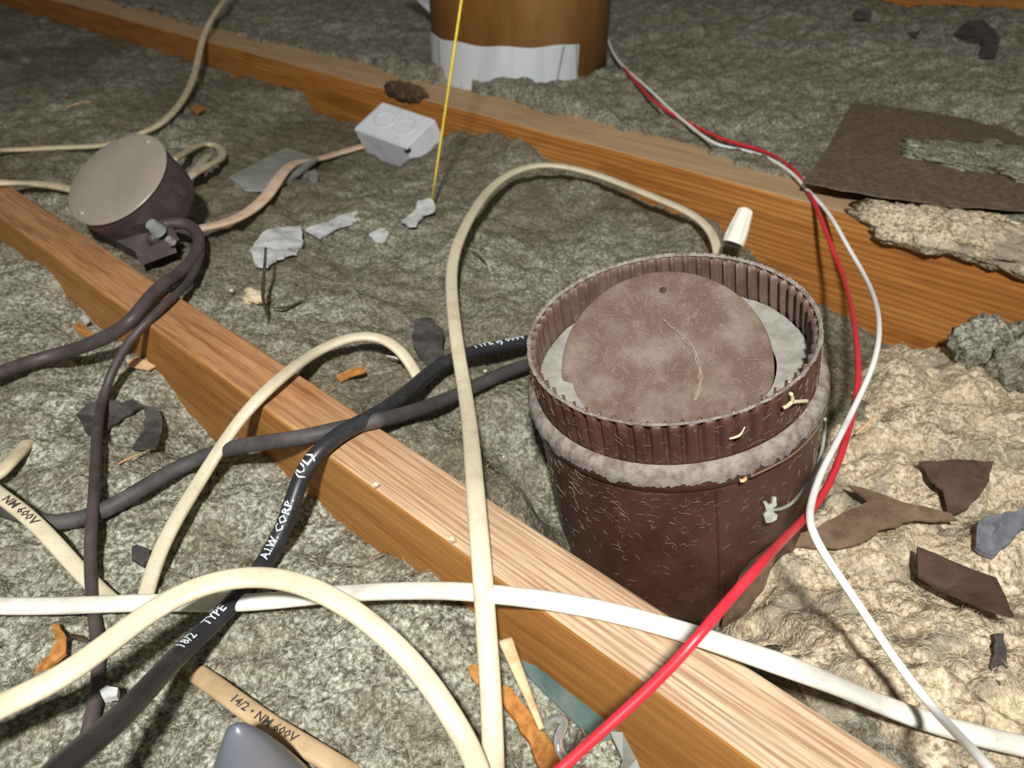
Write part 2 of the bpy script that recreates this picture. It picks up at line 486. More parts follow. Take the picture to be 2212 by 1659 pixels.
def insulation_mat(name, light, mid, dark, rust, dirt=None, brown_col=None):
    m, nt, b = new_mat(name)
    b.inputs['Roughness'].default_value = 1.0; b.inputs['Specular IOR Level'].default_value = .05
    tc = nt.nodes.new('ShaderNodeTexCoord')
    nz = nt.nodes.new('ShaderNodeTexNoise'); nz.inputs['Scale'].default_value = 130; nz.inputs['Detail'].default_value = 2
    nt.links.new(tc.outputs['Object'], nz.inputs['Vector'])
    ad = nt.nodes.new('ShaderNodeVectorMath'); ad.operation = 'MULTIPLY_ADD'
    ad.inputs[1].default_value = (.009, .009, .009)
    nt.links.new(nz.outputs['Color'], ad.inputs[0]); nt.links.new(tc.outputs['Object'], ad.inputs[2])
    vo = nt.nodes.new('ShaderNodeTexVoronoi'); vo.feature = 'F1'; vo.inputs['Scale'].default_value = 360
    nt.links.new(ad.outputs[0], vo.inputs['Vector'])
    n1 = noise(nt, 290, 3, .72)
    n0 = noise(nt, 55, 2, .6)
    sm_ = nt.nodes.new('ShaderNodeMath'); sm_.operation = 'MULTIPLY_ADD'; sm_.inputs[1].default_value = -.32
    nt.links.new(vo.outputs['Distance'], sm_.inputs[0]); nt.links.new(n1, sm_.inputs[2])
    sm2 = nt.nodes.new('ShaderNodeMath'); sm2.operation = 'MULTIPLY_ADD'; sm2.inputs[1].default_value = .45
    nt.links.new(n0, sm2.inputs[0]); nt.links.new(sm_.outputs[0], sm2.inputs[2])
    col = ramp(nt, sm2.outputs[0], [(.40, lin(dark)), (.57, lin(mid)), (.76, lin(light))])
    n2 = noise(nt, 17, 3, .65)
    col = mixrgb(nt, ramp(nt, n2, [(.44, BW[0]), (.66, (.5, .5, .5, 1))]), col, lin(rust))
    n3 = noise(nt, 480, 1, .5, stretch=(1, .3, 1), dist=1.5)
    col = mixrgb(nt, ramp(nt, n3, [(.62, BW[0]), (.74, (.6, .6, .6, 1))]), col, lin(light))
    if brown_col:        # browner, darker wool tone, strongest in the bay between the joists
        at = nt.nodes.new('ShaderNodeAttribute'); at.attribute_name = 'brown_tone'
        col = mixrgb(nt, at.outputs['Fac'], col, lin(brown_col))
    if dirt:
        n5 = noise(nt, 13, 6, .72)
        col = mixrgb(nt, ramp(nt, n5, [(.50, BW[0]), (.60, (.85, .85, .85, 1))]), col, lin(dirt))
    nt.links.new(col, b.inputs['Base Color'])
    n4 = noise(nt, 300, 2, .65)
    bump(nt, b, n4, .8, .0024)
    return m
M['insul'] = insulation_mat('grey_mineral_wool', (186, 187, 171), (133, 133, 118), (86, 82, 68), (112, 102, 83), brown_col=(92, 82, 64))
M['tan'] = insulation_mat('tan_mineral_wool', (222, 211, 186), (192, 178, 151), (128, 112, 88), (196, 178, 144), dirt=(134, 127, 111))

def attr_mat(name):
    m, nt, b = new_mat(name)
    b.inputs['Roughness'].default_value = .9; b.inputs['Specular IOR Level'].default_value = .1
    a = nt.nodes.new('ShaderNodeVertexColor'); a.layer_name = 'tint'
    nt.links.new(a.outputs[0], b.inputs['Base Color'])
    return m
M['fibre'] = attr_mat('loose_fibre')

# ------------------------------------------------------------------ structure: drywall below, joists
fl = link('floor', box_mesh('floor', -3.2, 3.2, -.9, 5.2, -.165, -.140), M['drywall'])
tag(fl, 'drywall ceiling panel under the insulation', kind='structure')

def joist(name, off_a, off_b, z0, z1, mats, label, l0=-3.0, l1=3.4):
    o = empty(name)
    w = off_a - off_b
    bm = bmesh.new()
    n = 60
    ring = []
    for i in range(n + 1):
        x = l0 + (l1 - l0) * i / n
        j = [math.sin(i * 1.7) * .0006, math.sin(i * 2.9 + 1) * .0006]
        r = .0022
        prof = [(0, z0), (0, z1 - r), (-r * .3, z1 - r * .3), (-r, z1), (-w + r, z1), (-w + r * .3, z1 - r * .3), (-w, z1 - r), (-w, z0)]
        ring.append([bm.verts.new((x, y + j[0], z + (j[1] if z > z0 + .01 else 0))) for y, z in prof])
    for i in range(n):
        for k in range(8):
            k2 = (k + 1) % 8
            f = bm.faces.new((ring[i][k], ring[i][k2], ring[i + 1][k2], ring[i + 1][k]))
            f.material_index = 1 if k in (2, 3, 4) else 0
    bm.faces.new(ring[0]); bm.faces.new(list(reversed(ring[-1])))
    me = bm_mesh(name, bm)
    bpy.data.objects.remove(o)
    o = link(name, me, mats)
    # local x along the joist, local +y towards the camera side
    X = Vector(DV); Y = Vector(NN)
    mtx = Matrix(((X.x, Y.x, 0, 0), (X.y, Y.y, 0, 0), (0, 0, 1, 0), (0, 0, 0, 1)))
    if X.cross(Y).z < 0: raise RuntimeError
    mtx.translation = Vector(NN) * off_a
    o.matrix_world = mtx
    tag(o, label, 'joist', 'ceiling joists')
    return o

joist('ceiling_joist', NEAR0, NEAR1, -.140, 0.0, [M['wood_side'], M['wood_top']], 'nearest wooden joist, striped weathered top, running in front of the brown duct')
joist('ceiling_joist', FAR0, FAR1, -.140, 0.0, [M['wood_far'], M['wood_top_far']], 'orange-brown wooden joist behind the brown duct with dusty pale top')
p3 = on = un(2212, 30, .06)
OFF3 = float(p3 @ NN)
joist('ceiling_joist', OFF3, OFF3 - .04, -.140, .18, [M['wood_far'], M['wood_top_far']], 'farthest wooden joist showing only at the top right corner', -4.5, 4.0)

# ------------------------------------------------------------------ insulation
NR, NC = 860, 700
v = np.linspace(0, 1, NR)
yy = .30 * ((4.1 / .30) ** v) - .32
u = np.linspace(-.92, .92, NC)
GX = u[None, :] * (yy[:, None] + .36)
GY = np.repeat(yy[:, None], NC, 1)
GX = GX + pn(GX * 300, GY * 300, 1) * .0008
base = insul(GX, GY)
s = GX * NN[0] + GY * NN[1]
lump = (pn(GX * 14, GY * 14, 2) * .011 + pn(GX * 40, GY * 40, 3) * .0080 + pn(GX * 105, GY * 105, 4) * .0034 + pn(GX * 230, GY * 230, 6) * .0018 + pn(GX * 400, GY * 400, 8) * .0011)
GZ = base + lump
infoot = ((s < NEAR0 - .002) & (s > NEAR1 + .002)) | ((s < FAR0 - .003) & (s > FAR1 + .003)) | ((s < OFF3 - .002) & (s > OFF3 - .038))
GZ = np.where(infoot, np.minimum(GZ, -.02), GZ)
# fluff spilling on the far joist's top along its upper edge
edge = (s < FAR1 + .035) & (s > FAR1 - .002)
cov = pn(GX * 9, GY * 9, 12) * .9 + pn(GX * 40, GY * 40, 13) * .4 - (s - FAR1) / .035 * .55 + .10
GZ = np.where(edge & (cov > 0), np.maximum(GZ, .0015 + np.minimum(cov, .5) * .012 + np.abs(lump) * .3), GZ)
# keep clear inside the duct and the box
def clear_disc(cx, cy, r):
    global GZ
    d = np.hypot(GX - cx, GY - cy)
    GZ = np.where(d < r, np.minimum(GZ, -.11), GZ)
GZ = np.maximum(GZ, -.138)
DUCT_C = np.array([0.096, 0.4035, 0.0589]); DUCT_N = np.array([-0.188, -0.059, 0.980]); DUCT_N /= np.linalg.norm(DUCT_N)
q = DUCT_C - DUCT_N * .12
clear_disc(q[0], q[1], .080)

def grid_object(name, X, Y, Z, mat):
    nr, nc = X.shape
    me = bpy.data.meshes.new(name)
    nv = nr * nc
    co = np.stack([X, Y, Z], -1).reshape(-1).astype(np.float32)
    me.vertices.add(nv); me.vertices.foreach_set('co', co)
    i, j = np.meshgrid(np.arange(nr - 1), np.arange(nc - 1), indexing='ij')
    a = (i * nc + j).ravel()
    quads = np.stack([a, a + 1, a + nc + 1, a + nc], 1)
    nf = len(quads)
    me.loops.add(nf * 4); me.loops.foreach_set('vertex_index', quads.ravel().astype(np.int32))
    me.polygons.add(nf); me.polygons.foreach_set('loop_start', np.arange(0, nf * 4, 4, dtype=np.int32))
    me.polygons.foreach_set('use_smooth', np.ones(nf, bool))
    me.update(calc_edges=True); me.validate()
    return link(name, me, mat)

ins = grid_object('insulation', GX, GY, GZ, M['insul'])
tone_amt = np.where((s < NEAR1) & (s > FAR0), .34, np.where(s > NEAR0, 0.0, .12)) * np.clip(1.25 + 2.2 * pn(GX * 5, GY * 5, 17) + .8 * pn(GX * 17, GY * 17, 18), .2, 2.0)
at_ = ins.data.attributes.new('brown_tone', 'FLOAT', 'POINT'); at_.data.foreach_set('value', tone_amt.astype(np.float32).ravel())
tag(ins, 'grey loose mineral wool insulation filling the bays between the joists', 'insulation', kind='stuff')

def fibres(name, P, parent, cols, lmin, lmax, wid, lift=.35):
    """thin bent slivers scattered on points P"""
    n = len(P)
    ang = RNG.uniform(0, 2 * np.pi, n); L = RNG.uniform(lmin, lmax, n)
    el = RNG.normal(0.12, lift, n)
    d = np.stack([np.cos(ang) * np.cos(el), np.sin(ang) * np.cos(el), np.sin(el)], 1)
    sd = np.stack([-np.sin(ang), np.cos(ang), np.zeros(n)], 1)
    bend = RNG.normal(0, .25, n)[:, None] * sd + np.array([0, 0, 1]) * RNG.uniform(-.1, .25, n)[:, None]
    w = (RNG.uniform(.6, 1.3, n) * wid)[:, None]
    A = P - d * L[:, None] / 2; B = P + bend * L[:, None] * .5 + np.array([0, 0, .0004]); Cc = P + d * L[:, None] / 2
    tilt = RNG.uniform(-1, 1, n)[:, None]
    sw = sd + np.array([0, 0, 1]) * tilt; sw /= np.linalg.norm(sw, axis=1)[:, None]
    V = np.stack([A - sw * w * .4, A + sw * w * .4, B - sw * w, B + sw * w, Cc - sw * w * .4, Cc + sw * w * .4], 1).reshape(-1, 3)
    b = np.arange(n)[:, None] * 6
    Q = np.concatenate([b + np.array([[0, 1, 3, 2]]), b + np.array([[2, 3, 5, 4]])], 1).reshape(-1)
    me = bpy.data.meshes.new(name)
    me.vertices.add(n * 6); me.vertices.foreach_set('co', V.astype(np.float32).ravel())
    me.loops.add(n * 8); me.loops.foreach_set('vertex_index', Q.astype(np.int32))
    me.polygons.add(n * 2); me.polygons.foreach_set('loop_start', np.arange(0, n * 8, 4, dtype=np.int32))
    me.update(calc_edges=True)
    cols = np.array([lin(c) for c in cols]); k = RNG.integers(0, len(cols), n)
    ca = me.color_attributes.new('tint', 'FLOAT_COLOR', 'POINT')
    ca.data.foreach_set('color', np.repeat(cols[k] * RNG.uniform(.75, 1.2, n)[:, None], 6, 0).astype(np.float32).ravel())
    o = link(name, me, M['fibre'], parent)
    o['kind'] = 'stuff'
    return o

ok = np.argwhere(~infoot & (GY > .05) & (GY < 2.2))
pick = ok[RNG.choice(len(ok), 70000, replace=False)]
FP = np.stack([GX[pick[:, 0], pick[:, 1]], GY[pick[:, 0], pick[:, 1]], GZ[pick[:, 0], pick[:, 1]] + .0006], 1)
dq = np.hypot(FP[:, 0] - q[0], FP[:, 1] - q[1])
FP = FP[dq > .10]
fibres('loose_fibres', FP, ins, [(184, 180, 156), (160, 154, 130), (196, 188, 164), (112, 100, 78), (84, 74, 58), (146, 138, 112)], .002, .008, .00013)

# the clean tan wool that was turned up right of the duct
poly = np.array([gz(p[0], p[1], 0)[0][:2] for p in [(1905, 745), (2060, 770), (2330, 830), (2500, 1659), (2050, 1665), (1800, 1530), (1545, 1375), (1600, 1240), (1700, 1120), (1800, 1000), (1840, 860)]])
x0, y0 = poly.min(0) - .02; x1, y1 = poly.max(0) + .02
nx, ny = int((x1 - x0) / .0019), int((y1 - y0) / .0019)
TX, TY = np.meshgrid(np.linspace(x0, x1, nx), np.linspace(y0, y1, ny))
def poly_dist(X, Y, P):
    ins_ = np.zeros(X.shape, bool); d = np.full(X.shape, 9.0)
    for i in range(len(P)):
        a, b = P[i], P[(i + 1) % len(P)]
        c = ((a[1] > Y) != (b[1] > Y)) & (X < (b[0] - a[0]) * (Y - a[1]) / (b[1] - a[1] + 1e-12) + a[0])
        ins_ ^= c
        e = b - a; t = np.clip(((X - a[0]) * e[0] + (Y - a[1]) * e[1]) / (e @ e), 0, 1)
        d = np.minimum(d, np.hypot(X - a[0] - t * e[0], Y - a[1] - t * e[1]))
    return np.where(ins_, d, -d)
pd = poly_dist(TX, TY, poly)
bil = lambda f, sd: np.abs(pn(TX * f, TY * f, sd))
rise = np.clip((pd + pn(TX * 22, TY * 22, 21) * .030 + pn(TX * 70, TY * 70, 22) * .012) / .022, -1.2, 1.0)
TZ = insul(TX, TY) + rise * .014 + (bil(16, 31) * .030 + bil(38, 32) * .014 + bil(95, 33) * .006 + pn(TX * 240, TY * 240, 34) * .0018) * np.clip(rise + .4, 0, 1) - .004
ts = TX * NN[0] + TY * NN[1]
TZ = np.where((ts > NEAR1 - .003), np.minimum(TZ, -.02), TZ)
TZ = np.where((ts < FAR0 + .002), np.minimum(TZ, -.02), TZ)
dd = np.hypot(TX - q[0], TY - q[1])
TZ = np.where(dd < .084, np.minimum(TZ, -.12), TZ)
tan = grid_object('turned_up_insulation', TX, TY, np.maximum(TZ, -.138), M['tan'])
tag(tan, 'clean tan clumps of mineral wool turned up right of the brown duct', 'insulation', kind='stuff')
okt = np.argwhere((rise > .2) & (dd > .1) & (ts < NEAR1 - .005))
pk = okt[RNG.choice(len(okt), 5000, replace=False)]
fibres('loose_fibres', np.stack([TX[pk[:, 0], pk[:, 1]], TY[pk[:, 0], pk[:, 1]], TZ[pk[:, 0], pk[:, 1]] + .0005], 1), tan,
       [(226, 208, 168), (206, 184, 140), (236, 222, 190), (150, 132, 96)], .002, .008, .00011)

def tuft(name, px, py, h, r, flat, mat, label, seed, cat='insulation', zabs=None, group=None, blobs=11, rz=None):
    """a loose clump of wool"""
    P = un(px, py, zabs) if zabs is not None else g1(px, py, h)
    rr = random.Random(seed)
    V, Fc = [], []
    for q_ in range(blobs):
        bm = bmesh.new()
        bmesh.ops.create_icosphere(bm, subdivisions=4, radius=1.0)
        co = np.array([v.co[:] for v in bm.verts])
        sd = seed + q_ * 3.7
        k = 1 + .55 * pn(co[:, 0] * 1.9 + sd, co[:, 1] * 1.9 + co[:, 2] * 1.5, seed) + .30 * pn(co[:, 0] * 4.6 + sd, co[:, 1] * 4.6 - co[:, 2] * 3.9, seed + 1) + .16 * pn(co[:, 0] * 11 + co[:, 2] * 8 + sd, co[:, 1] * 11, seed + 2)
        an = rr.uniform(0, 6.28); ra = math.sqrt(rr.random()) * .75
        sz = rr.uniform(.34, .55) if blobs > 1 else 1.0
        if blobs == 1: ra = 0
        b0 = len(V)
        cz = -.3 * flat * ra
        V += [(ra * math.cos(an) * r[0] + co[i, 0] * r[0] * sz * k[i], ra * math.sin(an) * r[1] + co[i, 1] * r[1] * sz * k[i], cz + co[i, 2] * flat * k[i] * (.6 + sz * .7)) for i in range(len(co))]
        Fc += [tuple(b0 + v.index for v in f.verts) for f in bm.faces]
        bm.free()
    bm = bmesh.new(); bm.from_mesh(mesh(name, V, Fc))
    o = link(name, bm_mesh(name, bm, True), mat)
    o.location = P
    o.rotation_euler = (0, 0, math.radians(-42) if rz is None else rz)
    return tag(o, label, cat, group)

tuft('insulation_tuft', 2175, 520, 0, (.125, .050), .018, M['tan'], 'tan tuft of wool lying over the top of the far joist at the right edge', 41, zabs=.004)
tuft('insulation_tuft', 2185, 760, 0, (.042, .034), .026, M['insul'], 'grey tuft of wool against the far joist at the right edge', 43, zabs=-.055)
tuft('insulation_tuft', 1268, 352, 0, (.016, .013), .012, M['insul'], 'small grey tuft stuck to the far joist above the arched cream cable', 44, zabs=-.035)
M['lint'] = plain('dark_lint', (92, 76, 62), .95, .1, (66, 54, 44), 160, .42, .62, .6)
tuft('lint_clump', 878, 196, 0, (.045, .012), .012, M['lint'], 'dark brown lint clump on the far joist behind the white box', 49, 'lint', zabs=.004)
tuft('insulation_tuft', 2150, 350, .007, (.10, .060), .006, M['insul'], 'thin layer of grey wool lying on the dark roofing felt', 47)
tuft('insulation_tuft', 545, 640, 0.001, (.016, .009), .004, M['cream_dirty'], 'pale cream tuft of wool beside the upright dark twig', 45)

# ------------------------------------------------------------------ the brown duct
zax = Vector(DUCT_N); xax = Vector((0, 1, 0)).cross(zax).normalized(); yax = zax.cross(xax)
mt = Matrix(((xax.x, yax.x, zax.x, DUCT_C[0]), (xax.y, yax.y, zax.y, DUCT_C[1]), (xax.z, yax.z, zax.z, DUCT_C[2]), (0, 0, 0, 1)))
duct = empty('vent_duct', mtx=mt)
tag(duct, 'round brown metal vent duct with crimped collar and dusty closed damper', 'duct')
NCR, SUB = 58, 10
n = NCR * SUB
V, Fc = [], []
R0, TH = .0868, .0009
levels = [(0.0, 1.0), (-.006, 1.0), (-.014, 1.0), (-.022, .9), (-.027, .55), (-.031, .12), (-.034, 0)]
def crimp(i, amp):
    t = (i % SUB) / SUB
    w = 1.0 if t < .45 else (math.cos((t - .45) / .55 * 2 * math.pi) * .5 + .5) * 1.0
    return -(1 - w) * .0044 * amp
for sgn in (0, 1):
    for z, amp in levels:
        for i in range(n):
            a = 2 * math.pi * i / n
            jit = .0006 * math.sin(a * 5 + 1) + .0005 * math.sin(a * 11)
            r = R0 + .0012 * amp + crimp(i, amp) - (TH if sgn else 0)
            V.append((r * math.cos(a), r * math.sin(a), z + (jit if z == 0 else 0)))
L = len(levels)
for sgn in (0, 1):
    for k in range(L - 1):
        for i in range(n):
            i2 = (i + 1) % n; b0 = (sgn * L + k) * n; b1 = (sgn * L + k + 1) * n
            f = (b0 + i, b0 + i2, b1 + i2, b1 + i)
            Fc.append(f if sgn else f[::-1])
for i in range(n):
    i2 = (i + 1) % n
    Fc.append((i, i2, L * n + i2, L * n + i))
cme = mesh('crimped_collar', V, Fc)
link('crimped_collar', cme, [M['crimp'], M['duct']], duct)
for k_, p_ in enumerate(cme.polygons):
    p_.material_index = 1 if k_ < (L - 1) * n else 0
prof = [(.0872, -.031), (.0885, -.0325), (.0915, -.0345), (.0932, -.0385), (.0935, -.0425), (.0925, -.046), (.0908, -.0485), (.0900, -.050), (.0892, -.050), (.0880, -.046), (.0862, -.036), (.0862, -.031)]
link('bead', lathe('bead', prof, 128, closed=True), M['duct'], duct)
prof = [(.0900, -.049)] + [(.0900 + .0010 * t, -.049 - .13 * t) for t in np.linspace(.02, 1, 12)] + [(.0900, -.179), (.0890, -.049)]
link('duct_body', lathe('duct_body', prof, 128, closed=True), M['duct'], duct)
# vertical seam on the body, towards the camera
a0 = math.radians(-84)
def on_body(a, z, lift=0.0):
    r = .0900 + .0010 * max(0, (-.049 - z) / .13) + lift
    return np.array([r * math.cos(a), r * math.sin(a), z])
sm = np.array([on_body(a0, z, .0004) for z in np.linspace(-.052, -.178, 20)])
V = []; Fc = []
for k, pnt in enumerate(sm):
    for da in (-.022, -.018, .018, .022):
        V.append(on_body(a0 + da, pnt[2], .0012 if abs(da) < .02 else .0001))
for k in range(len(sm) - 1):
    for j in range(3):
        Fc.append((k * 4 + j, k * 4 + j + 1, k * 4 + 5 + j, k * 4 + 4 + j))
link('seam', mesh('seam', V, Fc), M['duct'], duct)

def ring_dust(name, r_in, r_out, zfun, seed, mat, lift, a_from=0, a_to=2 * math.pi, n=420, m=7):
    """ragged blanket of dust following a ring-shaped surface: zfun(r)->z"""
    V, Fc = [], []
    for i in range(n + 1):
        a = a_from + (a_to - a_from) * i / n
        wob = float(pn(np.array([a * 9.0]), np.array([seed * 1.7]), seed)[0]) * .5 + float(pn(np.array([a * 34.0]), np.array([seed * 2.3]), seed + 1)[0]) * .35
        for k in range(m):
            t = k / (m - 1)
            tt = t * (1 + wob * (1.0 if t > .5 else .6) * .7)
            rr, z = zfun(tt)
            hgt = math.sin(math.pi * t) * lift * (1 + 1.2 * float(pn(np.array([a * 60 + k]), np.array([k * 3.1]), seed + 3)[0]))
            V.append(((rr + hgt * .5) * math.cos(a), (rr + hgt * .5) * math.sin(a), z + hgt))
    for i in range(n):
        for k in range(m - 1):
            Fc.append((i * m + k, i * m + k + 1, (i + 1) * m + k + 1, (i + 1) * m + k))
    return link(name, mesh(name, V, Fc), mat, duct)
bp = np.array([(.0872, -.0300), (.0890, -.0318), (.0917, -.0338), (.0936, -.0380), (.0940, -.0425), (.0930, -.0465), (.0915, -.049)])
def bead_at(t):
    t = min(max(t, 0), 1.4) * 3.6
    k = min(int(t), 5); f_ = t - k
    p_ = bp[k] * (1 - f_) + bp[k + 1] * f_
    return p_[0] + .0004, p_[1] + .0004
ring_dust('dust_band', 0, 0, bead_at, 3, M['dust'], .0009)
ring_dust('rim_dust', 0, 0, lambda t: (.0858 + .0026 * t, .0002), 9, M['dust'], .0013, n=700)
# grey felt ledge inside
V, Fc = [], []
n, m = 160, 14
for i in range(n):
    a = 2 * math.pi * i / n
    for k in range(m):
        t = k / (m - 1)
        r = .0845 * (1 - t) + .0635 * t
        z = -.0265 - .003 * t + .0012 * float(pn(np.array([r * math.cos(a) * 90]), np.array([r * math.sin(a) * 90]), 4)[0])
        V.append((r * math.cos(a), r * math.sin(a), z))
for i in range(n):
    for k in range(m - 1):
        Fc.append((i * m + k, ((i + 1) % n) * m + k, ((i + 1) % n) * m + k + 1, i * m + k + 1))
link('felt_ledge', mesh('felt_ledge', V, Fc), M['felt'], duct)

# damper plate: a tilted disc, high at the back, low at the front
MTI = np.array(mt.inverted())
def to_local(P):
    return MTI[:3, :3] @ np.asarray(P, float) + MTI[:3, 3]
PR = .0660
plate_mtx = Matrix.Translation(Vector((-.004, -.001, -.0265))) @ Matrix.Rotation(math.radians(29), 4, 'X') @ Matrix.Rotation(math.radians(-3), 4, 'Y')
bm = bmesh.new()
rings = [(PR, -.0012), (PR, 0.0), (PR - .0008, .0006)] + [(PR * k, .0006 + .0012 * math.exp(-((k - .5) / .25) ** 2)) for k in (.93, .8, .65, .5, .35, .2, .08)]
NS = 120
def ploc(r, a, z):
    return plate_mtx @ Vector((r * math.cos(a), 1.02 * r * math.sin(a), z))
vr = [[bm.verts.new(ploc(r, 2 * math.pi * i / NS, z)) for i in range(NS)] for r, z in rings]
for k in range(len(vr) - 1):
    for i in range(NS):
        bm.faces.new((vr[k][i], vr[k][(i + 1) % NS], vr[k + 1][(i + 1) % NS], vr[k + 1][i]))
bm.faces.new(vr[-1]); bm.faces.new(list(reversed(vr[0])))
plate = link('damper_plate', bm_mesh('damper_plate', bm, True), M['duct_plate'], duct)
for nm, (rx, ry) in (('rivet', (.008, .052)), ('rivet', (.036, -.049))):
    bm = bmesh.new()
    bmesh.ops.create_uvsphere(bm, u_segments=10, v_segments=6, radius=.0024)
    me = bm_mesh('rivet', bm, True)
    o = link(nm, me, M['twig'], plate)
    o.matrix_local = plate_mtx @ Matrix.Translation((rx, ry, .0012)) @ Matrix.Scale(.55, 4, (0, 0, 1))
# cobwebs on the plate
V, Fc = [], []
def strand(pts, w):
    b = len(V)
    pts = [Vector(p) for p in pts]
    for i, p_ in enumerate(pts):
        d_ = (pts[min(i + 1, len(pts) - 1)] - pts[max(i - 1, 0)]).normalized()
        s_ = d_.cross(Vector((0, 0, 1))); s_ = s_.normalized() if s_.length > 1e-5 else Vector((1, 0, 0))
        V.extend([tuple(p_ - s_ * w), tuple(p_ + s_ * w)])
    for i in range(len(pts) - 1):
        Fc.append((b + 2 * i, b + 2 * i + 1, b + 2 * i + 3, b + 2 * i + 2))
for k in range(900):
    r = PR * math.sqrt(random.random()) * .95; a = random.uniform(0, 2 * math.pi)
    L_ = random.uniform(.002, .009); d0 = random.gauss(-1.1, .6) if random.random() < .7 else random.uniform(0, 6.3)
    x, y = r * math.cos(a), r * math.sin(a)
    pts = []
    for j in range(5):
        t = j / 4
        pts.append(plate_mtx @ Vector((x + math.cos(d0 + t * .8 * random.uniform(-1, 1)) * L_ * t, y + math.sin(d0) * L_ * t, .0022 + random.uniform(0, .0006))))
    strand(pts, random.uniform(.00004, .00011))
for off in range(6):            # the long bright strand down the middle right
    pts = []
    for j in range(14):
        t = j / 13
        x = .004 + .022 * math.sin(t * 1.9) + random.gauss(0, .0009) + off * .0003
        y = .030 - .058 * t
        pts.append(plate_mtx @ Vector((x - .004 * t * t * 3, y, .0026 + random.uniform(0, .001))))
    strand(pts, .00012)
web = link('cobweb', mesh('cobweb', V, Fc), M['web'], plate); web['kind'] = 'stuff'
# cobwebs and hair on the outside
V, Fc = [], []
for k in range(260):
    a = random.choice((random.gauss(math.radians(-128), .35), random.uniform(math.radians(-175), math.radians(-20)))); z = -.048 - abs(random.gauss(0, .035))
    L_ = random.uniform(.002, .008); d0 = random.uniform(0, 6.3); cv = random.uniform(-1.5, 1.5)
    pts = []
    for j in range(5):
        t = j / 4
        pts.append(on_body(a + math.cos(d0 + cv * t) * L_ * t / .09, z + math.sin(d0 + cv * t) * L_ * t, .0008 + .001 * random.random()))
    strand(pts, random.uniform(.00004, .00011))
for k in range(200):
    a = random.uniform(math.radians(-175), math.radians(-5)); z = random.uniform(-.03, -.002)
    L_ = random.uniform(.002, .006); d0 = random.uniform(0, 6.3)
    strand([tuple(np.array([(.0886) * math.cos(a + math.cos(d0) * L_ * t / .09), .0886 * math.sin(a + math.cos(d0) * L_ * t / .09), z + math.sin(d0) * L_ * t])) for t in (0, .5, 1)], random.uniform(.00004, .0001))
web = link('hair_and_lint', mesh('hair_and_lint', V, Fc), M['web'], duct); web['kind'] = 'stuff'

# ------------------------------------------------------------------ cables
def text_mesh(txt):
    cu = bpy.data.curves.new('lettering', 'FONT'); cu.body = txt; cu.size = 1.0; cu.resolution_u = 1
    cu.offset = 0.022
    to = bpy.data.objects.new('lettering', cu); C.objects.link(to)
    bpy.context.view_layer.update()
    me = bpy.data.meshes.new_from_object(to.evaluated_get(bpy.context.evaluated_depsgraph_get()))
    bpy.data.objects.remove(to); bpy.data.curves.remove(cu)
    bm = bmesh.new(); bm.from_mesh(me)
    bmesh.ops.triangulate(bm, faces=bm.faces)
    bmesh.ops.subdivide_edges(bm, edges=[e for e in bm.edges if e.calc_length() > .3], cuts=1)
    bmesh.ops.triangulate(bm, faces=bm.faces)
    bm.to_mesh(me); bm.free()
    return me

def proj(P):
    v_ = np.asarray(P) - CAM
    return W / 2 + F * (v_ @ RT) / (v_ @ FW), HH / 2 - F * (v_ @ UP) / (v_ @ FW)

def lettering(cable, P, txt, start_px, size, a, b, mat, roll=0.0, name='printed_lettering', stretch=1.0):
    """bend a line of lettering round the jacket, beginning at the path point nearest to a pixel"""
    T, S, N = frames(P)
    arc = np.r_[0, np.cumsum(np.linalg.norm(np.diff(P, axis=0), axis=1))]
    pp = np.array([proj(p) for p in P])
    k = np.hypot(pp[:, 0] - start_px[0], pp[:, 1] - start_px[1]).argmin()
    me = text_mesh(txt)
    for v_ in me.vertices:
        s_ = arc[k] + v_.co.x * size * stretch; y = (v_.co.y - .35) * size
        p_ = np.array([np.interp(s_, arc, P[:, c]) for c in range(3)]); S_ = np.array([np.interp(s_, arc, S[:, c]) for c in range(3)]); N_ = np.array([np.interp(s_, arc, N[:, c]) for c in range(3)])
        if abs(a - b) < 1e-6:
            t = y / a + roll
            v_.co = Vector(p_ + (S_ * math.sin(t) + N_ * math.cos(t)) * (a + .00015))
        else:
            v_.co = Vector(p_ + S_ * y + N_ * (b + .00012))
    me.update()
    return link(name, me, mat, cable)

CW, CT = .0052, .0026
def flat_cable(pts, label, mat='cream', n=140, cw=CW, ct=CT, smooth=5, twist=0.0, group='cream flat cables', name='electrical_cable'):
    P = path_px(pts, n, smooth, ct + .0005)
    tw = twist
    if hasattr(twist, '__call__'): tw = [twist(i / (len(P) - 1)) for i in range(len(P))]
    o = link(name, sweep(name, P, cw, ct, 16, 2.7, twist=tw), M[mat])
    tag(o, label, 'cable', group)
    return o, P

def round_cable(pts, label, mat, r, n=160, smooth=5, group='dark round cables', name='electrical_cable', cat='cable'):
    P = path_px(pts, n, smooth, r + .0005)
    o = link(name, sweep(name, P, r, r, 14), M[mat])
    tag(o, label, cat, group)
    return o, P

# tall cream cable that rises from the bottom edge, loops and drops behind the duct
flat_cable([(1068, 1760, .006), (1066, 1659, .006), (1060, 1500, .018), (1050, 1350, .016), (1042, 1240, .012), (1030, 1100, .016), (1012, 900, .03), (990, 760, .034), (977, 650, .035), (978, 570, .035),
            (1005, 490, .035), (1060, 408, .036), (1115, 370, .038), (1175, 357, .038), (1260, 369, .036), (1350, 400, .032), (1440, 437, .028), (1500, 467, .024), (1537, 505, .02), (1551, 550, .012), (1555, 600, .004)],
           'cream flat cable making the tall loop from the bottom edge to behind the duct', n=200)
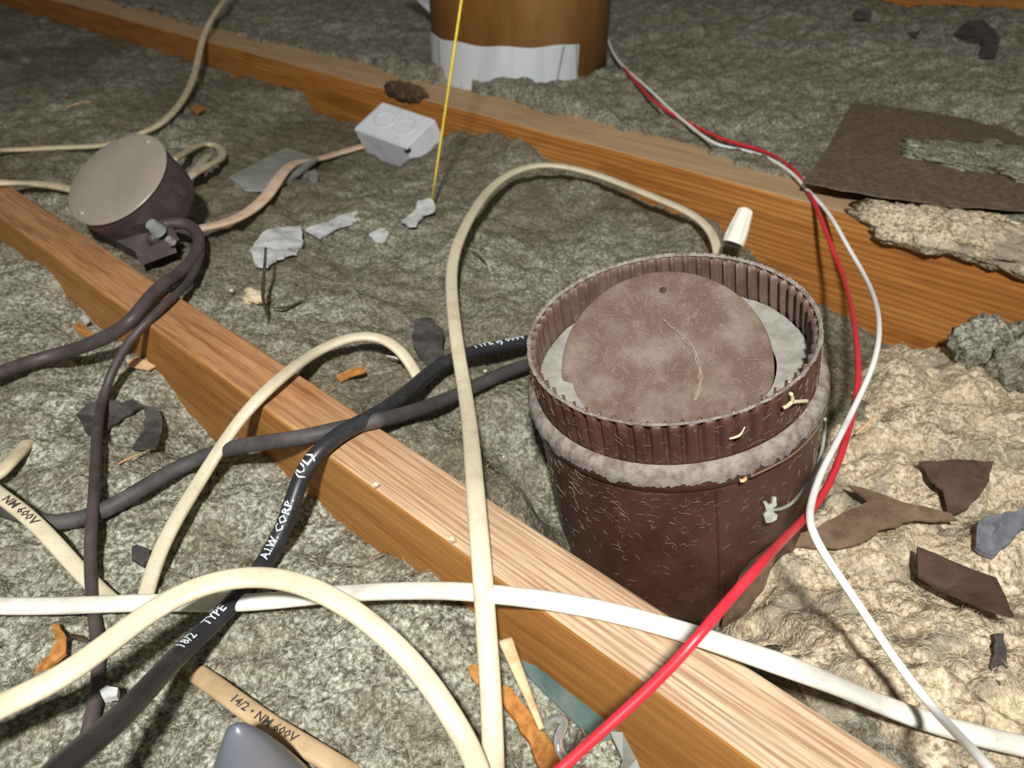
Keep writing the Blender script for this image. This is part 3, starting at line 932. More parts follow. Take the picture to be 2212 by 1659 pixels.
# long near-horizontal one
flat_cable([(-160, 1300, .006), (0, 1309, .008), (180, 1307, .012), (340, 1302, .012), (520, 1302, .012), (680, 1288, .014), (800, 1279, .014), (950, 1276, .012), (1050, 1282, .006), (1200, 1300, .0035), (1350, 1330, .0035), (1500, 1372, .0035),
            (1620, 1412, .016), (1760, 1462, .022), (1900, 1520, .022), (2050, 1572, .022), (2212, 1612, .022), (2400, 1650, .02)],
           'long white flat cable crossing the whole picture over the near joist', 'white_jacket', n=220, smooth=7, ct=.0028)
# foreground arch
flat_cable([(-120, 1590, .05), (0, 1527, .06), (130, 1462, .062), (240, 1385, .062), (330, 1320, .062), (410, 1277, .062), (490, 1253, .062), (570, 1248, .062), (650, 1263, .06), (740, 1305, .058), (830, 1372, .055), (910, 1455, .05), (970, 1540, .045), (1010, 1610, .04), (1035, 1670, .03), (1060, 1760, .02)],
           'cream flat cable arching in the foreground at the lower left', n=180, twist=lambda t: .55 - .45 * t)
# middle left arch
flat_cable([(312, 1300, .003), (322, 1262, .004), (345, 1195, .008), (385, 1115, .014), (440, 1025, .018), (505, 925, .018), (570, 850, .010), (640, 790, .012), (700, 752, .022), (760, 730, .026), (815, 730, .026), (860, 755, .020), (890, 793, .010), (908, 825, -.004)],
           'cream flat cable humped over the near joist left of the black cables', n=140, cw=.0046)
# printed one at the left edge
o, P = flat_cable([(-120, 990, .006), (-40, 1040, .014), (0, 1070, .018), (55, 1112, .018), (110, 1165, .014), (160, 1220, .005), (200, 1262, .003), (240, 1300, 0)], 'cream cable with dark lettering coming in at the left edge', 'cream', n=70, cw=.0048)
lettering(o, P, 'NM 600V', (15, 1077), .0072, CW, CT, M['print_dark'], stretch=1.15)
# printed one at the bottom
o, P = flat_cable([(425, 1455, -.004), (470, 1486, .003), (540, 1537, .004), (610, 1583, .004), (680, 1625, .004), (735, 1658, .002), (768, 1676, -.004)], 'cream cable stub with dark lettering half buried at the bottom', 'tan_jacket', n=70, cw=.0052)
lettering(o, P, '14/2 \u2022 NM 600V', (505, 1508), .0062, CW, CT, M['print_dark'], stretch=1.05)
flat_cable([(-60, 1040, .002), (-10, 1028, .003), (18, 1004, .003), (42, 978, .002), (60, 955, -.004)], 'short cream cable end poking up at the left edge above the printed one', 'cream_dirty', n=40, cw=.0048)
# cables round the junction box
flat_cable([(-150, 328, .004), (-40, 326, .004), (60, 322, .004), (150, 318, .004), (230, 312, .006), (290, 293, .008), (345, 268, .010), (392, 220, .014), (420, 160, .018), (434, 100, .022), (452, 50, .03), (485, 0, .04), (530, -70, .05)],
           'yellowish cream cable passing behind the round junction box and up to the top edge', 'cream_dirty', n=120, cw=.0055)
flat_cable([(-150, 392, .006), (-40, 394, .006), (60, 396, .008), (120, 402, .012), (175, 414, .018)], 'short cream cable entering the junction box from the left', 'cream_dirty', n=60, cw=.0062)
flat_cable([(405, 500, .016), (440, 492, .012), (490, 480, .010), (540, 455, .010), (580, 418, .010), (610, 375, .010), (640, 352, .010), (680, 345, .008), (725, 333, .006), (775, 318, .004), (800, 310, .002)],
           'pinkish cream cable from the junction box to the white box', 'pink_jacket', n=110, cw=.0074)
flat_cable([(392, 396, .020), (425, 372, .018), (462, 352, .014), (480, 338, .010), (476, 322, .006), (455, 312, .004), (425, 316, .006), (400, 330, .014), (372, 346, .020)],
           'cream cable bent in a tight loop right of the junction box', 'cream_dirty', n=80, cw=.0055)
flat_cable([(408, 384, .014), (425, 366, .010), (440, 348, .004), (452, 336, -.004)], 'cut cream cable end inside the tight loop by the junction box', 'cream_dirty', n=30, cw=.0058)

# black cables
o, P = round_cable([(40, 1760, .10), (130, 1662, .085), (260, 1548, .060), (370, 1432, .030), (450, 1355, .014), (530, 1272, .010), (580, 1200, .008), (620, 1120, .010), (648, 1040, .012), (682, 985, .009), (735, 938, .0075), (800, 902, .0075), (870, 855, .016), (930, 805, .022), (990, 772, .024), (1060, 752, .024), (1135, 738, .024), (1200, 722, .02)],
                   'glossy black round cable with white lettering across the near joist', 'black', .0052, n=240)
lettering(o, P, '18/2', (385, 1418), .0066, .0052, .0052, M['print_white'], roll=-.12, stretch=1.2)
lettering(o, P, 'TYPE', (437, 1366), .0066, .0052, .0052, M['print_white'], roll=-.12, stretch=1.1)
lettering(o, P, 'A.I.W. CORP.', (568, 1220), .0072, .0052, .0052, M['print_white'], roll=-.12, stretch=1.0)
lettering(o, P, '(UL)', (652, 1032), .0076, .0052, .0052, M['print_white'], roll=-.15, stretch=1.1)
lettering(o, P, 'TYPE SJ 600V', (1018, 764), .0080, .0052, .0052, M['print_white'], roll=.10, stretch=1.15)
round_cable([(-130, 1060, .002), (-40, 1085, .002), (40, 1110, .002), (110, 1128, .003), (165, 1122, .005), (215, 1106, .008), (280, 1072, .010), (350, 1030, .012), (420, 995, .012), (500, 968, .012), (580, 955, .010), (650, 945, .010), (720, 930, .006), (800, 912, .0055), (880, 892, .012), (960, 864, .014), (1030, 833, .014), (1090, 805, .012), (1150, 785, .010), (1210, 770, .008)],
            'dusty grey-black cable running under the lettered black one', 'grey_cord', .0050, n=220)
round_cable([(330, 520, .024), (345, 490, .026), (375, 482, .028), (410, 488, .026), (428, 512, .022), (424, 545, .018), (395, 585, .014), (350, 618, .010), (318, 650, .009), (285, 690, .009), (235, 725, .016), (150, 758, .014), (70, 780, .012), (0, 806, .010), (-120, 850, .008)],
            'thick dark cord from the junction box to the left edge', 'dark_cord', .0054, n=160)
round_cable([(342, 505, .018), (372, 496, .020), (405, 502, .020), (432, 525, .018), (430, 560, .014), (405, 610, .010), (365, 650, .007), (318, 695, .006), (275, 745, .012), (240, 810, .010), (218, 880, .010), (208, 960, .010), (204, 1050, .014), (198, 1130, .014), (195, 1200, .010), (198, 1270, .006), (206, 1350, .004), (212, 1440, .004), (204, 1520, .004), (188, 1590, .003), (178, 1630, -.004)],
            'thin dark cord hanging straight down the left side', 'dark_cord', .0034, n=220)

# red and white wires
red = [(1296, -40, .02), (1301, 30, .02), (1312, 85, .012), (1335, 128, .006), (1375, 180, .005), (1412, 218, .005), (1450, 245, .005), (1500, 272, .005), (1560, 300, .005), (1620, 318, .005), (1672, 337, .006), (1715, 368, .006), (1740, 402, .004), (1765, 452, .020), (1795, 530, .045), (1822, 600, .07), (1842, 680, .085), (1852, 760, .095), (1853, 830, .10), (1840, 900, .10),
       (1822, 965, .10), (1795, 1035, .10), (1755, 1100, .102), (1690, 1168, .105), (1620, 1245, .11), (1550, 1325, .075, 1), (1470, 1418, .058, 1), (1380, 1508, .045, 1), (1290, 1590, .035, 1), (1210, 1662, .025, 1), (1120, 1740, .018, 1)]
white = [(1297, -40, .02), (1303, 25, .02), (1318, 100, .012), (1345, 142, .006), (1385, 178, .005), (1415, 205, .005), (1452, 240, .005), (1500, 280, .005), (1550, 312, .005), (1610, 326, .005), (1665, 345, .006), (1712, 376, .006), (1742, 408, .004), (1785, 455, .020), (1830, 530, .05), (1870, 600, .075), (1893, 660, .09), (1899, 720, .10), (1885, 790, .10), (1850, 870, .105),
         (1810, 950, .11), (1775, 1020, .11), (1752, 1090, .11), (1752, 1135, .105), (1780, 1195, .09), (1830, 1270, .075), (1890, 1360, .065), (1960, 1460, .055), (2030, 1545, .045), (2100, 1620, .045), (2180, 1710, .05)]
def thin(pts, label, mat, r, n=260, group=None, cat='wire', name='bell_wire', smooth=6):
    P = path_px(pts, n, smooth)
    o = link(name, sweep(name, P, r, r, 10), M[mat])
    return tag(o, label, cat, group), P
thin(red, 'red insulated wire sweeping past the right side of the duct to the bottom', 'red', .0021)
thin(white, 'white insulated wire sweeping past the right side of the duct to the corner', 'white_wire', .0020)
# yellow string
pa, pb = un(932, 440, -.03), un(997, 0, .19)
pc = pb + (pb - pa) * 1.2
o = link('pull_string', sweep('pull_string', np.array([pa + (pc - pa) * t for t in np.linspace(0, 1, 12)]), .0014, .0014, 8), M['yellow'])
tag(o, 'taut yellow string rising from the white plaster lump to the top edge', 'string')

# wire on the duct with a clip
def duct_world(a, z, lift):
    return np.array((mt @ Vector(on_body(a, z, lift)))[:])
def px_near(px, py, d):       # point on the pixel's ray at camera depth d
    r_ = ray(px, py); return CAM + r_ * d
def depth_of(P): return float((np.asarray(P) - CAM) @ FW)
def duct_hit(px, py, lift=0.0):
    """point of the pixel's ray on the outside of the duct"""
    r_ = ray(px, py); lo = None
    for t in np.linspace(.30, .60, 1000):
        L_ = to_local(CAM + r_ * t)
        rr = math.hypot(L_[0], L_[1])
        zz = L_[2]
        lim = .0885 if zz > -.032 else (.0940 if zz > -.048 else .0900 + .0010 * (-.049 - zz) / .13)
        if zz < .0015 and rr < lim + lift: return CAM + r_ * t
    return CAM + r_ * .47
wp = [duct_hit(px, py, .0022) for px, py in [(1782, 905), (1781, 935), (1776, 970), (1764, 1010), (1745, 1045), (1718, 1080), (1690, 1098), (1668, 1102)]]
wp = catmull(np.array(wp), 60)
o = link('tie_wire', sweep('tie_wire', wp, .0011, .0011, 8), M['galv']); tag(o, 'grey tie wire curving round the right side of the duct to the pale clip', 'wire')
wp = [duct_hit(px, py, .0016) for px, py in [(1786, 880), (1772, 915), (1745, 952), (1708, 985), (1660, 1012), (1622, 1030)]]
o = link('grass_blade', sweep('grass_blade', catmull(np.array(wp), 50), .0006, .0006, 6), M['brown_card']); tag(o, 'hair-thin brown grass blade curving along the bead of the duct', 'grass')

def lump_on(name, P, pts, th, mat, label, cat, normal=None):
    """small irregular plate: outline given in pixels at the depth of P"""
    d = depth_of(P)
    bm = bmesh.new()
    vs = [bm.verts.new(px_near(x, y, d)) for x, y in pts]
    f = bm.faces.new(vs)
    r_ = bmesh.ops.extrude_face_region(bm, geom=[f])
    for e in r_['geom']:
        if isinstance(e, bmesh.types.BMVert): e.co += Vector(FW) * th
    bmesh.ops.triangulate(bm, faces=[f_ for f_ in bm.faces if len(f_.verts) > 4])
    o = link(name, bm_mesh(name, bm), mat)
    return tag(o, label, cat)
M['clip'] = plain('pale_clip', (168, 170, 160), .7, .2, (140, 140, 132), 200)
lump_on('wire_clip', duct_hit(1662, 1095, .004), [(1648, 1084), (1655, 1082), (1660, 1090), (1668, 1088), (1669, 1073), (1677, 1073), (1678, 1092), (1671, 1098), (1672, 1107), (1680, 1112), (1678, 1122), (1668, 1128), (1655, 1130), (1650, 1113), (1656, 1105), (1654, 1096)], .003, M['clip'], 'pale torn clip stuck on the side of the duct', 'clip')
def twig(name, pts, r, mat, label, cat='twig', hit=True, lift=.0016):
    P = np.array([duct_hit(x, y, lift) for x, y in pts]) if hit else path_px(pts, 24, 2)
    if hit: P = catmull(P, 16)
    t = np.linspace(0, 1, len(P)); tp = .45 + .55 * np.sin(np.pi * np.clip(t * .9 + .08, 0, 1))
    o = link(name, sweep(name, P, r, r * .7, 7, taper=list(tp)), mat)
    return tag(o, label, cat)
tw = empty('dry_seed_stalk', duct_hit(1712, 868, .002)); tag(tw, 'pale forked seed stalk stuck on the crimped collar at the right', 'twig')
for pts in ([(1712, 868), (1728, 867), (1744, 866)], [(1710, 869), (1702, 876), (1693, 881)], [(1712, 866), (1711, 858), (1708, 850)]):
    P = catmull(np.array([duct_hit(x, y, .0016) for x, y in pts]), 10)
    o = link('prong', sweep('prong', P - np.array(tw.location), .0013, .0011, 7), M['cream_dirty'], tw)
twig('wood_sliver', [(1575, 948), (1592, 943), (1602, 935), (1609, 922)], .0009, M['cream_dirty'], 'pale curved sliver clinging to the front right of the collar', 'splinter')
lump_on('plaster_crumb', duct_hit(1605, 1035, .002), [(1598, 1034), (1604, 1036), (1613, 1029), (1614, 1036), (1607, 1042), (1600, 1042)], .002, M['straw'], 'tan crumb caught under the bead of the duct', 'crumb')

# ------------------------------------------------------------------ round junction box
JC = np.array([-0.3645, 0.6861, 0.0511]); JN = Vector((-0.264, -0.472, 0.841)).normalized()
jx = Vector((1, .2, 0)).cross(JN).normalized(); jy = JN.cross(jx)
jm = Matrix(((jx.x, jy.x, JN.x, JC[0]), (jx.y, jy.y, JN.y, JC[1]), (jx.z, jy.z, JN.z, JC[2]), (0, 0, 0, 1)))
jb = empty('junction_box', mtx=jm)
tag(jb, 'round dark junction box with grey cover tilted beside the near joist', 'junction box')
link('cover', lathe('cover', [(0.0001, .0012), (.030, .0013), (.0505, .0012), (.0520, .0004), (.0522, -.0008), (.0510, -.0016), (.0001, -.0016)], 72), M['cover'], jb)
link('body', lathe('body', [(.0495, -.0014), (.0505, -.004), (.0500, -.040), (.0485, -.0465), (.044, -.0485), (.0001, -.0488)], 72), M['box_metal'], jb)
for a in (math.radians(0), math.radians(180)):
    # screws at the two ends seen in the photograph
    bm = bmesh.new(); bmesh.ops.create_cone(bm, segments=12, radius1=.0032, radius2=.0022, depth=.0018, cap_ends=True)
    sc = link('cover_screw', bm_mesh('cover_screw', bm), M['screw'], jb)
    d0 = Vector(to_local((0, 0, 0)))  # placeholder direction, set below
    tgt = (178, 461) if a == 0 else (321, 307)
    r_ = ray(*tgt); t_ = ((Vector(JC) - Vector(CAM)).dot(JN)) / Vector(r_).dot(JN)
    lp_ = jm.inverted() @ Vector(CAM + r_ * t_)
    sc.location = (lp_.x, lp_.y, .0020)
for a, z in ((.2, -.024), (1.4, -.024), (2.6, -.024), (3.9, -.024), (5.1, -.024)):
    bm = bmesh.new(); bmesh.ops.create_cone(bm, segments=20, radius1=.0105, radius2=.0105, depth=.0012, cap_ends=True)
    k = link('knockout', bm_mesh('knockout', bm), M['box_metal'], jb)
    k.matrix_local = Matrix.Rotation(a, 4, 'Z') @ Matrix.Translation((.0502, 0, z)) @ Matrix.Rotation(math.pi / 2, 4, 'Y')
# cable clamp and bracket on the lower side
def jloc(px, py, d):
    return jm.inverted() @ Vector(CAM + ray(px, py) * d)
def strip(name, pxs, width_dir, w, th, mat, parent, inv):
    pass
dJ = depth_of(JC)
bm = bmesh.new()
loop0 = [(250, 520), (300, 548), (388, 518), (372, 492), (330, 500)]
top = [bm.verts.new(jloc(x, y, dJ - .018)) for x, y in loop0]
bot = [bm.verts.new(jloc(x + 4, y + 18, dJ + .008)) for x, y in loop0]
bm.faces.new(top); bm.faces.new(list(reversed(bot)))
for i in range(5):
    bm.faces.new((top[i], bot[i], bot[(i + 1) % 5], top[(i + 1) % 5]))
link('mounting_bracket', bm_mesh('mounting_bracket', bm), M['box_metal'], jb)
bm = bmesh.new()
loop0 = [(292, 545), (305, 574), (382, 545), (372, 512)]
top = [bm.verts.new(jloc(x, y, dJ - .026)) for x, y in loop0]
bot = [bm.verts.new(jloc(x, y, dJ - .022)) for x, y in loop0]
bm.faces.new(top); bm.faces.new(list(reversed(bot)))
for i in range(4):
    bm.faces.new((top[i], bot[i], bot[(i + 1) % 4], top[(i + 1) % 4]))
link('bracket_tab', bm_mesh('bracket_tab', bm), M['box_metal'], jb)
bm = bmesh.new(); bmesh.ops.create_cone(bm, segments=14, radius1=.007, radius2=.005, depth=.012, cap_ends=True)
k = link('cable_clamp', bm_mesh('cable_clamp', bm), M['galv'], jb); k.location = jloc(335, 492, dJ - .028)
bm = bmesh.new(); bmesh.ops.create_cone(bm, segments=12, radius1=.004, radius2=.003, depth=.006, cap_ends=True)
k = link('clamp_screw', bm_mesh('clamp_screw', bm), M['screw'], jb); k.location = jloc(368, 520, dJ - .034)

# half-buried grey lid right of it
lid = sheet('metal_plate', [(495, 382), (617, 318), (688, 342), (650, 372), (590, 410), (528, 408)], [.010, .014, .012, .004, .002, .004], .003, M['galv'], sub=2)
tag(lid, 'flat grey metal plate half buried under the pinkish cable', 'metal plate')

# white plastic box with two knockouts
WB = np.array([[0.611, 0.75, 0.255], [0.669, -0.661, 0.342], [0.424, -0.038, -0.905]])
a_, b_, c_ = .063, .1117, .050
wm = Matrix(((WB[0, 0], WB[0, 1], WB[0, 2], -.2294), (WB[1, 0], WB[1, 1], WB[1, 2], 1.1177), (WB[2, 0], WB[2, 1], WB[2, 2], -.0312), (0, 0, 0, 1)))
wb = empty('switch_box', mtx=wm); tag(wb, 'white plastic electrical box with two ring knockouts beside the far joist', 'electrical box')
link('body', box_mesh('body', 0, a_, 0, b_, 0, c_, .0015), M['white_box'], wb)
for yk in (.036, .078):
    bm = bmesh.new()
    n = 40
    V, Fc = [], []
    for i in range(n):
        t = 2 * math.pi * i / n
        for r_, z in ((.0135, 0), (.0135, -.0012), (.0155, -.0012), (.0155, 0)):
            V.append((.034 + r_ * math.cos(t), yk + 1.25 * r_ * math.sin(t), z))
    for i in range(n):
        for j in range(4):
            Fc.append((i * 4 + j, ((i + 1) % n) * 4 + j, ((i + 1) % n) * 4 + (j + 1) % 4, i * 4 + (j + 1) % 4))
    bm.free()
    link('knockout_ring', mesh('knockout_ring', V, Fc), M['white_box'], wb)
link('slot', box_mesh('slot', -.0006, .006, b_ - .006, b_ + .0005, .004, .010), M['black'], wb)

# ------------------------------------------------------------------ brown tube with white collar at the top
TB = un(1122, 205, .0); TR = .142
dirh = np.array([TB[0], TB[1], 0]) / np.linalg.norm(TB[:2])
tc = TB + dirh * (TR + .008); tc[2] = -.05
tube = empty('vent_pipe', tc); tag(tube, 'large brown stained pipe with a white collar at the top edge', 'pipe')
link('pipe', lathe('pipe', [(TR, 0), (TR, .62), (TR - .003, .62), (TR - .003, 0)], 96, closed=True), M['paper_tube'], tube)
V, Fc = [], []
n = 60
angs = np.linspace(math.radians(-168), math.radians(-53), n)
for i, a in enumerate(angs):
    top_ = .115 + .004 * math.sin(i * .4) * .3
    for r_, z in ((TR + .001, .02), (TR + .0025, .02), (TR + .0025, top_), (TR + .001, top_)):
        V.append((r_ * math.cos(a), r_ * math.sin(a), z))
for i in range(n - 1):
    for j in range(4):
        Fc.append((i * 4 + j, (i + 1) * 4 + j, (i + 1) * 4 + (j + 1) % 4, i * 4 + (j + 1) % 4))
Fc += [(0, 1, 2, 3), tuple((n - 1) * 4 + j for j in (3, 2, 1, 0))]
col = link('white_collar', mesh('white_collar', V, Fc, False), M['white_tape'], tube)
for a, da in ((-150, 0), (-64, -5), (-55, 2)):
    V, Fc = [], []
    for k in range(6):
        t = k / 5
        for w in (-.0016, .0016):
            aa = math.radians(a + da * (1 - t)) + w / TR
            V.append(((TR + .0030) * math.cos(aa), (TR + .0030) * math.sin(aa), .05 + .064 * t))
    for k in range(5): Fc.append((2 * k, 2 * k + 1, 2 * k + 3, 2 * k + 2))
    link('seam', mesh('seam', V, Fc), M['galv'], col)
pc_ = sheet('white_sheet', [(868, -30), (905, 2), (942, 38), (958, 20), (930, -40)], [.06, .05, .03, .04, .06], .003, M['white_tape'], sub=2)
tag(pc_, 'pale curved sheet edge behind the brown pipe at the top', 'sheet')

# ------------------------------------------------------------------ wire nut behind the duct
na, nb = un(1583, 528, -.012), un(1612, 452, .016)
axis = Vector(nb - na); L_ = axis.length
nut = empty('wire_nut', mtx=Matrix.Translation(Vector(na)) @ axis.to_track_quat('Z', 'Y').to_matrix().to_4x4())
tag(nut, 'white tapered wire connector standing behind the duct rim', 'wire connector')
V, Fc = [], []
n = 48; sec = [(0, .0088), (.0, .0102), (L_ * .18, .0102), (L_ * .5, .0090), (L_ * .95, .0068), (L_, .0056)]
for k, (z, r_) in enumerate(sec):
    for i in range(n):
        rr = r_ + (.0006 if (i // 3) % 2 and 1 < k < 5 else 0)
        V.append((rr * math.cos(2 * math.pi * i / n), rr * math.sin(2 * math.pi * i / n), z))
for k in range(len(sec) - 1):
    for i in range(n): Fc.append((k * n + i, k * n + (i + 1) % n, (k + 1) * n + (i + 1) % n, (k + 1) * n + i))
Fc.append(tuple((len(sec) - 1) * n + i for i in range(n)))
link('cap', mesh('cap', V, Fc, False), M['nut'], nut)
link('wire_end', sweep('wire_end', np.array([[0, 0, -.03], [.001, 0, -.015], [0, 0, .004]]), .0078, .0078, 10), M['black'], nut)

# ------------------------------------------------------------------ loose scraps
def scrap(name, pts, hs, th, mat, label, cat, sub=3, rough=.0012):
    return tag(sheet(name, pts, hs, th * .55, M[mat], sub=sub, rough=rough), label, cat)
scrap('felt_paper', [(1732, 392), (1782, 330), (1840, 222), (1900, 228), (2000, 240), (2120, 262), (2212, 280), (2300, 300), (2300, 460), (2212, 452), (2080, 446), (1950, 430), (1850, 414)],
      [.022, .014, .006, .006, .006, -.004, -.012, -.02, .004, .010, .014, .016, .018], .003, 'felt_paper', 'dark speckled sheet of roofing felt lying on the far joist at the right', 'roofing felt', 3, .002)
scrap('felt_scrap', [(2058, 72), (2090, 46), (2125, 40), (2162, 80), (2152, 120), (2118, 122), (2128, 78)], [.004, .024, .030, .016, .006, .006, .018], .003, 'dark_paper', 'dark folded felt scrap at the far top right', 'felt scrap', 2)
scrap('felt_scrap', [(1846, 20), (1882, 18), (1884, 38), (1846, 40)], [.016, .016, .006, .006], .004, 'dark_paper', 'small square dark scrap near the top right edge', 'felt scrap', 1)
scrap('felt_scrap', [(1958, 70), (1978, 68), (1990, 62), (1982, 76)], [.004, .004, .006, .004], .003, 'dark_paper', 'tiny dark chip between the two dark felt scraps', 'felt scrap', 1)
scrap('bark_curl', [(163, 892), (200, 868), (232, 860), (262, 870), (285, 858), (310, 872), (268, 902), (236, 920), (215, 940), (190, 942)], [.004, .010, .013, .010, .010, .006, .006, .006, .005, .003], .003, 'dark_paper', 'dark crumpled paper scrap under the thin hanging cord', 'paper scrap', 2, .002)
scrap('bark_curl', [(312, 874), (336, 878), (350, 900), (348, 935), (336, 968), (284, 968), (308, 930), (312, 900)], [.012, .014, .012, .010, .006, .003, .006, .010], .003, 'dark_paper', 'dark curled paper strip right of the thin hanging cord', 'paper scrap', 2, .002)
scrap('feather', [(895, 690), (930, 682), (962, 715), (955, 760), (930, 785), (905, 770), (890, 740)], [.006, .008, .008, .006, .003, .004, .005], .002, 'dark_paper', 'dark wing-like leaf scrap left of the tall cream cable', 'leaf', 3, .003)
scrap('felt_scrap', [(282, 1180), (300, 1172), (318, 1186), (324, 1206), (308, 1218), (284, 1208)], .004, .004, 'dark_paper', 'small black crumpled lump left of the humped cream cable', 'lump', 2, .002)
scrap('plaster_flake', [(542, 535), (560, 508), (600, 488), (650, 486), (655, 520), (640, 548), (600, 560), (575, 575), (548, 565)], .006, .005, 'plaster', 'broad white plaster patch behind the upright dark twig', 'plaster', 3, .004)
scrap('plaster_flake', [(660, 500), (720, 470), (772, 452), (778, 468), (735, 490), (690, 512)], .006, .004, 'plaster', 'long white plaster streak reaching right of the broad patch', 'plaster', 3, .004)
scrap('plaster_flake', [(796, 506), (830, 492), (842, 506), (826, 520), (804, 514)], .007, .004, 'plaster', 'small white plaster chip below the long streak', 'plaster', 2, .003)
scrap('plaster_flake', [(866, 474), (884, 466), (893, 458), (905, 435), (935, 428), (940, 452), (915, 462), (898, 485), (884, 486)], [.006, .006, .008, .012, .012, .008, .008, .006, .006], .005, 'plaster', 'jagged white plaster lump at the foot of the yellow string', 'plaster', 3, .003)
scrap('white_pebble', [(215, 1492), (232, 1480), (255, 1486), (252, 1504), (225, 1508)], .012, .006, 'plaster', 'white pebble under the foreground arch cable', 'pebble', 2, .001)
scrap('white_pebble', [(172, 684), (184, 680), (192, 690), (182, 698)], .005, .004, 'plaster', 'tiny white chip left of the thick dark cord', 'pebble', 1, .001)
scrap('metal_disc', [(668, 372), (678, 366), (688, 374), (686, 390), (674, 394), (667, 386)], .005, .003, 'galv', 'small grey disc just below the pinkish cable', 'disc', 1, 0)
scrap('wood_chip', [(727, 812), (748, 800), (786, 793), (788, 802), (756, 812), (735, 822)], .005, .003, 'orange_chip', 'orange wood chip under the end of the humped cable', 'wood chip', 2)
scrap('wood_chip', [(112, 1348), (128, 1346), (144, 1378), (142, 1408), (118, 1430), (88, 1450), (72, 1455), (84, 1434), (108, 1412), (120, 1388)], [.010, .010, .012, .012, .010, .006, .004, .006, .012, .012], .004, 'orange_chip', 'curved orange wood shaving at the lower left', 'wood chip', 2)
scrap('wood_chip', [(158, 706), (172, 695), (192, 712), (215, 728), (200, 734), (176, 722)], .004, .003, 'orange_chip', 'orange wood chip by the joist left of the dark cord', 'wood chip', 1)
scrap('wood_chip', [(408, 232), (434, 228), (442, 236), (424, 246)], .005, .003, 'orange_chip', 'small orange chip right of the rising yellowish cable', 'wood chip', 1)
scrap('wood_chip', [(270, 778), (300, 772), (334, 788), (322, 796), (280, 790)], .005, .003, 'straw', 'pinkish wood chip between dark cord and joist', 'wood chip', 1)
scrap('fibreboard_strip', [(1088, 1478), (1118, 1500), (1150, 1545), (1190, 1600), (1225, 1650), (1250, 1690), (1190, 1690), (1150, 1620), (1118, 1560), (1085, 1512)], [.016, .018, .020, .022, .024, .024, .020, .018, .016, .014], .006, 'orange_chip', 'orange fibreboard strip with ragged edge at the bottom', 'fibreboard', 3, .002)
scrap('wood_chip', [(1012, 1438), (1030, 1436), (1040, 1462), (1034, 1478), (1018, 1458)], .008, .003, 'orange_chip', 'orange crumb left of the tall cream cable near the bottom', 'wood chip', 1)
tp = path_px([(1092, 1382, .035), (1115, 1440, .032), (1140, 1500, .030), (1170, 1575, .026)], 24, 2)
o = link('wood_splinter', sweep('wood_splinter', tp, .0028, .0010, 8, 3.0, taper=list(np.linspace(1.25, .45, 24))), M['straw']); tag(o, 'pale flat splinter leaning right of the tall cream cable', 'splinter')
o = tag(sheet('vapour_film', [(1118, 1422), (1160, 1440), (1230, 1495), (1300, 1550), (1345, 1590), (1300, 1600), (1240, 1560), (1180, 1500), (1130, 1450)], [.006, .012, .012, .012, .010, .002, .002, .002, .003], .001, M['teal'], sub=2), 'teal film strip along the foot of the near joist', 'plastic film')
scrap('metal_strap', [(1318, 1580), (1345, 1582), (1375, 1640), (1395, 1690), (1330, 1690), (1345, 1640)], [.012, .014, .014, .012, .006, .006], .002, 'galv', 'rounded grey metal strap end by the joist at the bottom', 'strap', 2, 0)
pp_ = path_px([(1176, 1572, .012), (1188, 1557, .014), (1204, 1552, .014), (1218, 1560, .012), (1212, 1580, .010), (1206, 1602, .010), (1212, 1625, .010), (1220, 1640, .008)], 40, 2)
o = link('plastic_curl', sweep('plastic_curl', pp_, .0022, .0008, 8), M['clear']); tag(o, 'clear shiny plastic curl beside the orange fibreboard', 'plastic scrap')
# blue-grey pointed plastic tip at the bottom
base = g1(560, 1730, .0)
tip = un(510, 1566, base[2] + .052)
bm = bmesh.new(); n = 40
axis = Vector(tip - base)
prof = [(0, .026), (.25, .0215), (.5, .0165), (.7, .0118), (.85, .0078), (.94, .0048), (.985, .0023), (1.0, .0003)]
V, Fc = [], []
xd = Vector((1, 0, 0)); yd = axis.cross(xd).normalized(); xd = yd.cross(axis).normalized()
for t, r_ in prof:
    for i in range(n):
        a = 2 * math.pi * i / n
        fold = 1 + (.10 * math.cos(a - .3) if t < .9 else 0)
        p_ = Vector(base) + axis * t + xd * (r_ * fold * math.cos(a)) + yd * (r_ * .8 * math.sin(a))
        V.append(tuple(p_))
for k in range(len(prof) - 1):
    for i in range(n): Fc.append((k * n + i, k * n + (i + 1) % n, (k + 1) * n + (i + 1) % n, (k + 1) * n + i))
bm.free()
o = link('plastic_cone', mesh('plastic_cone', V, Fc), M['grey_plastic']); tag(o, 'blue-grey pointed plastic cone rising at the bottom edge', 'cone')

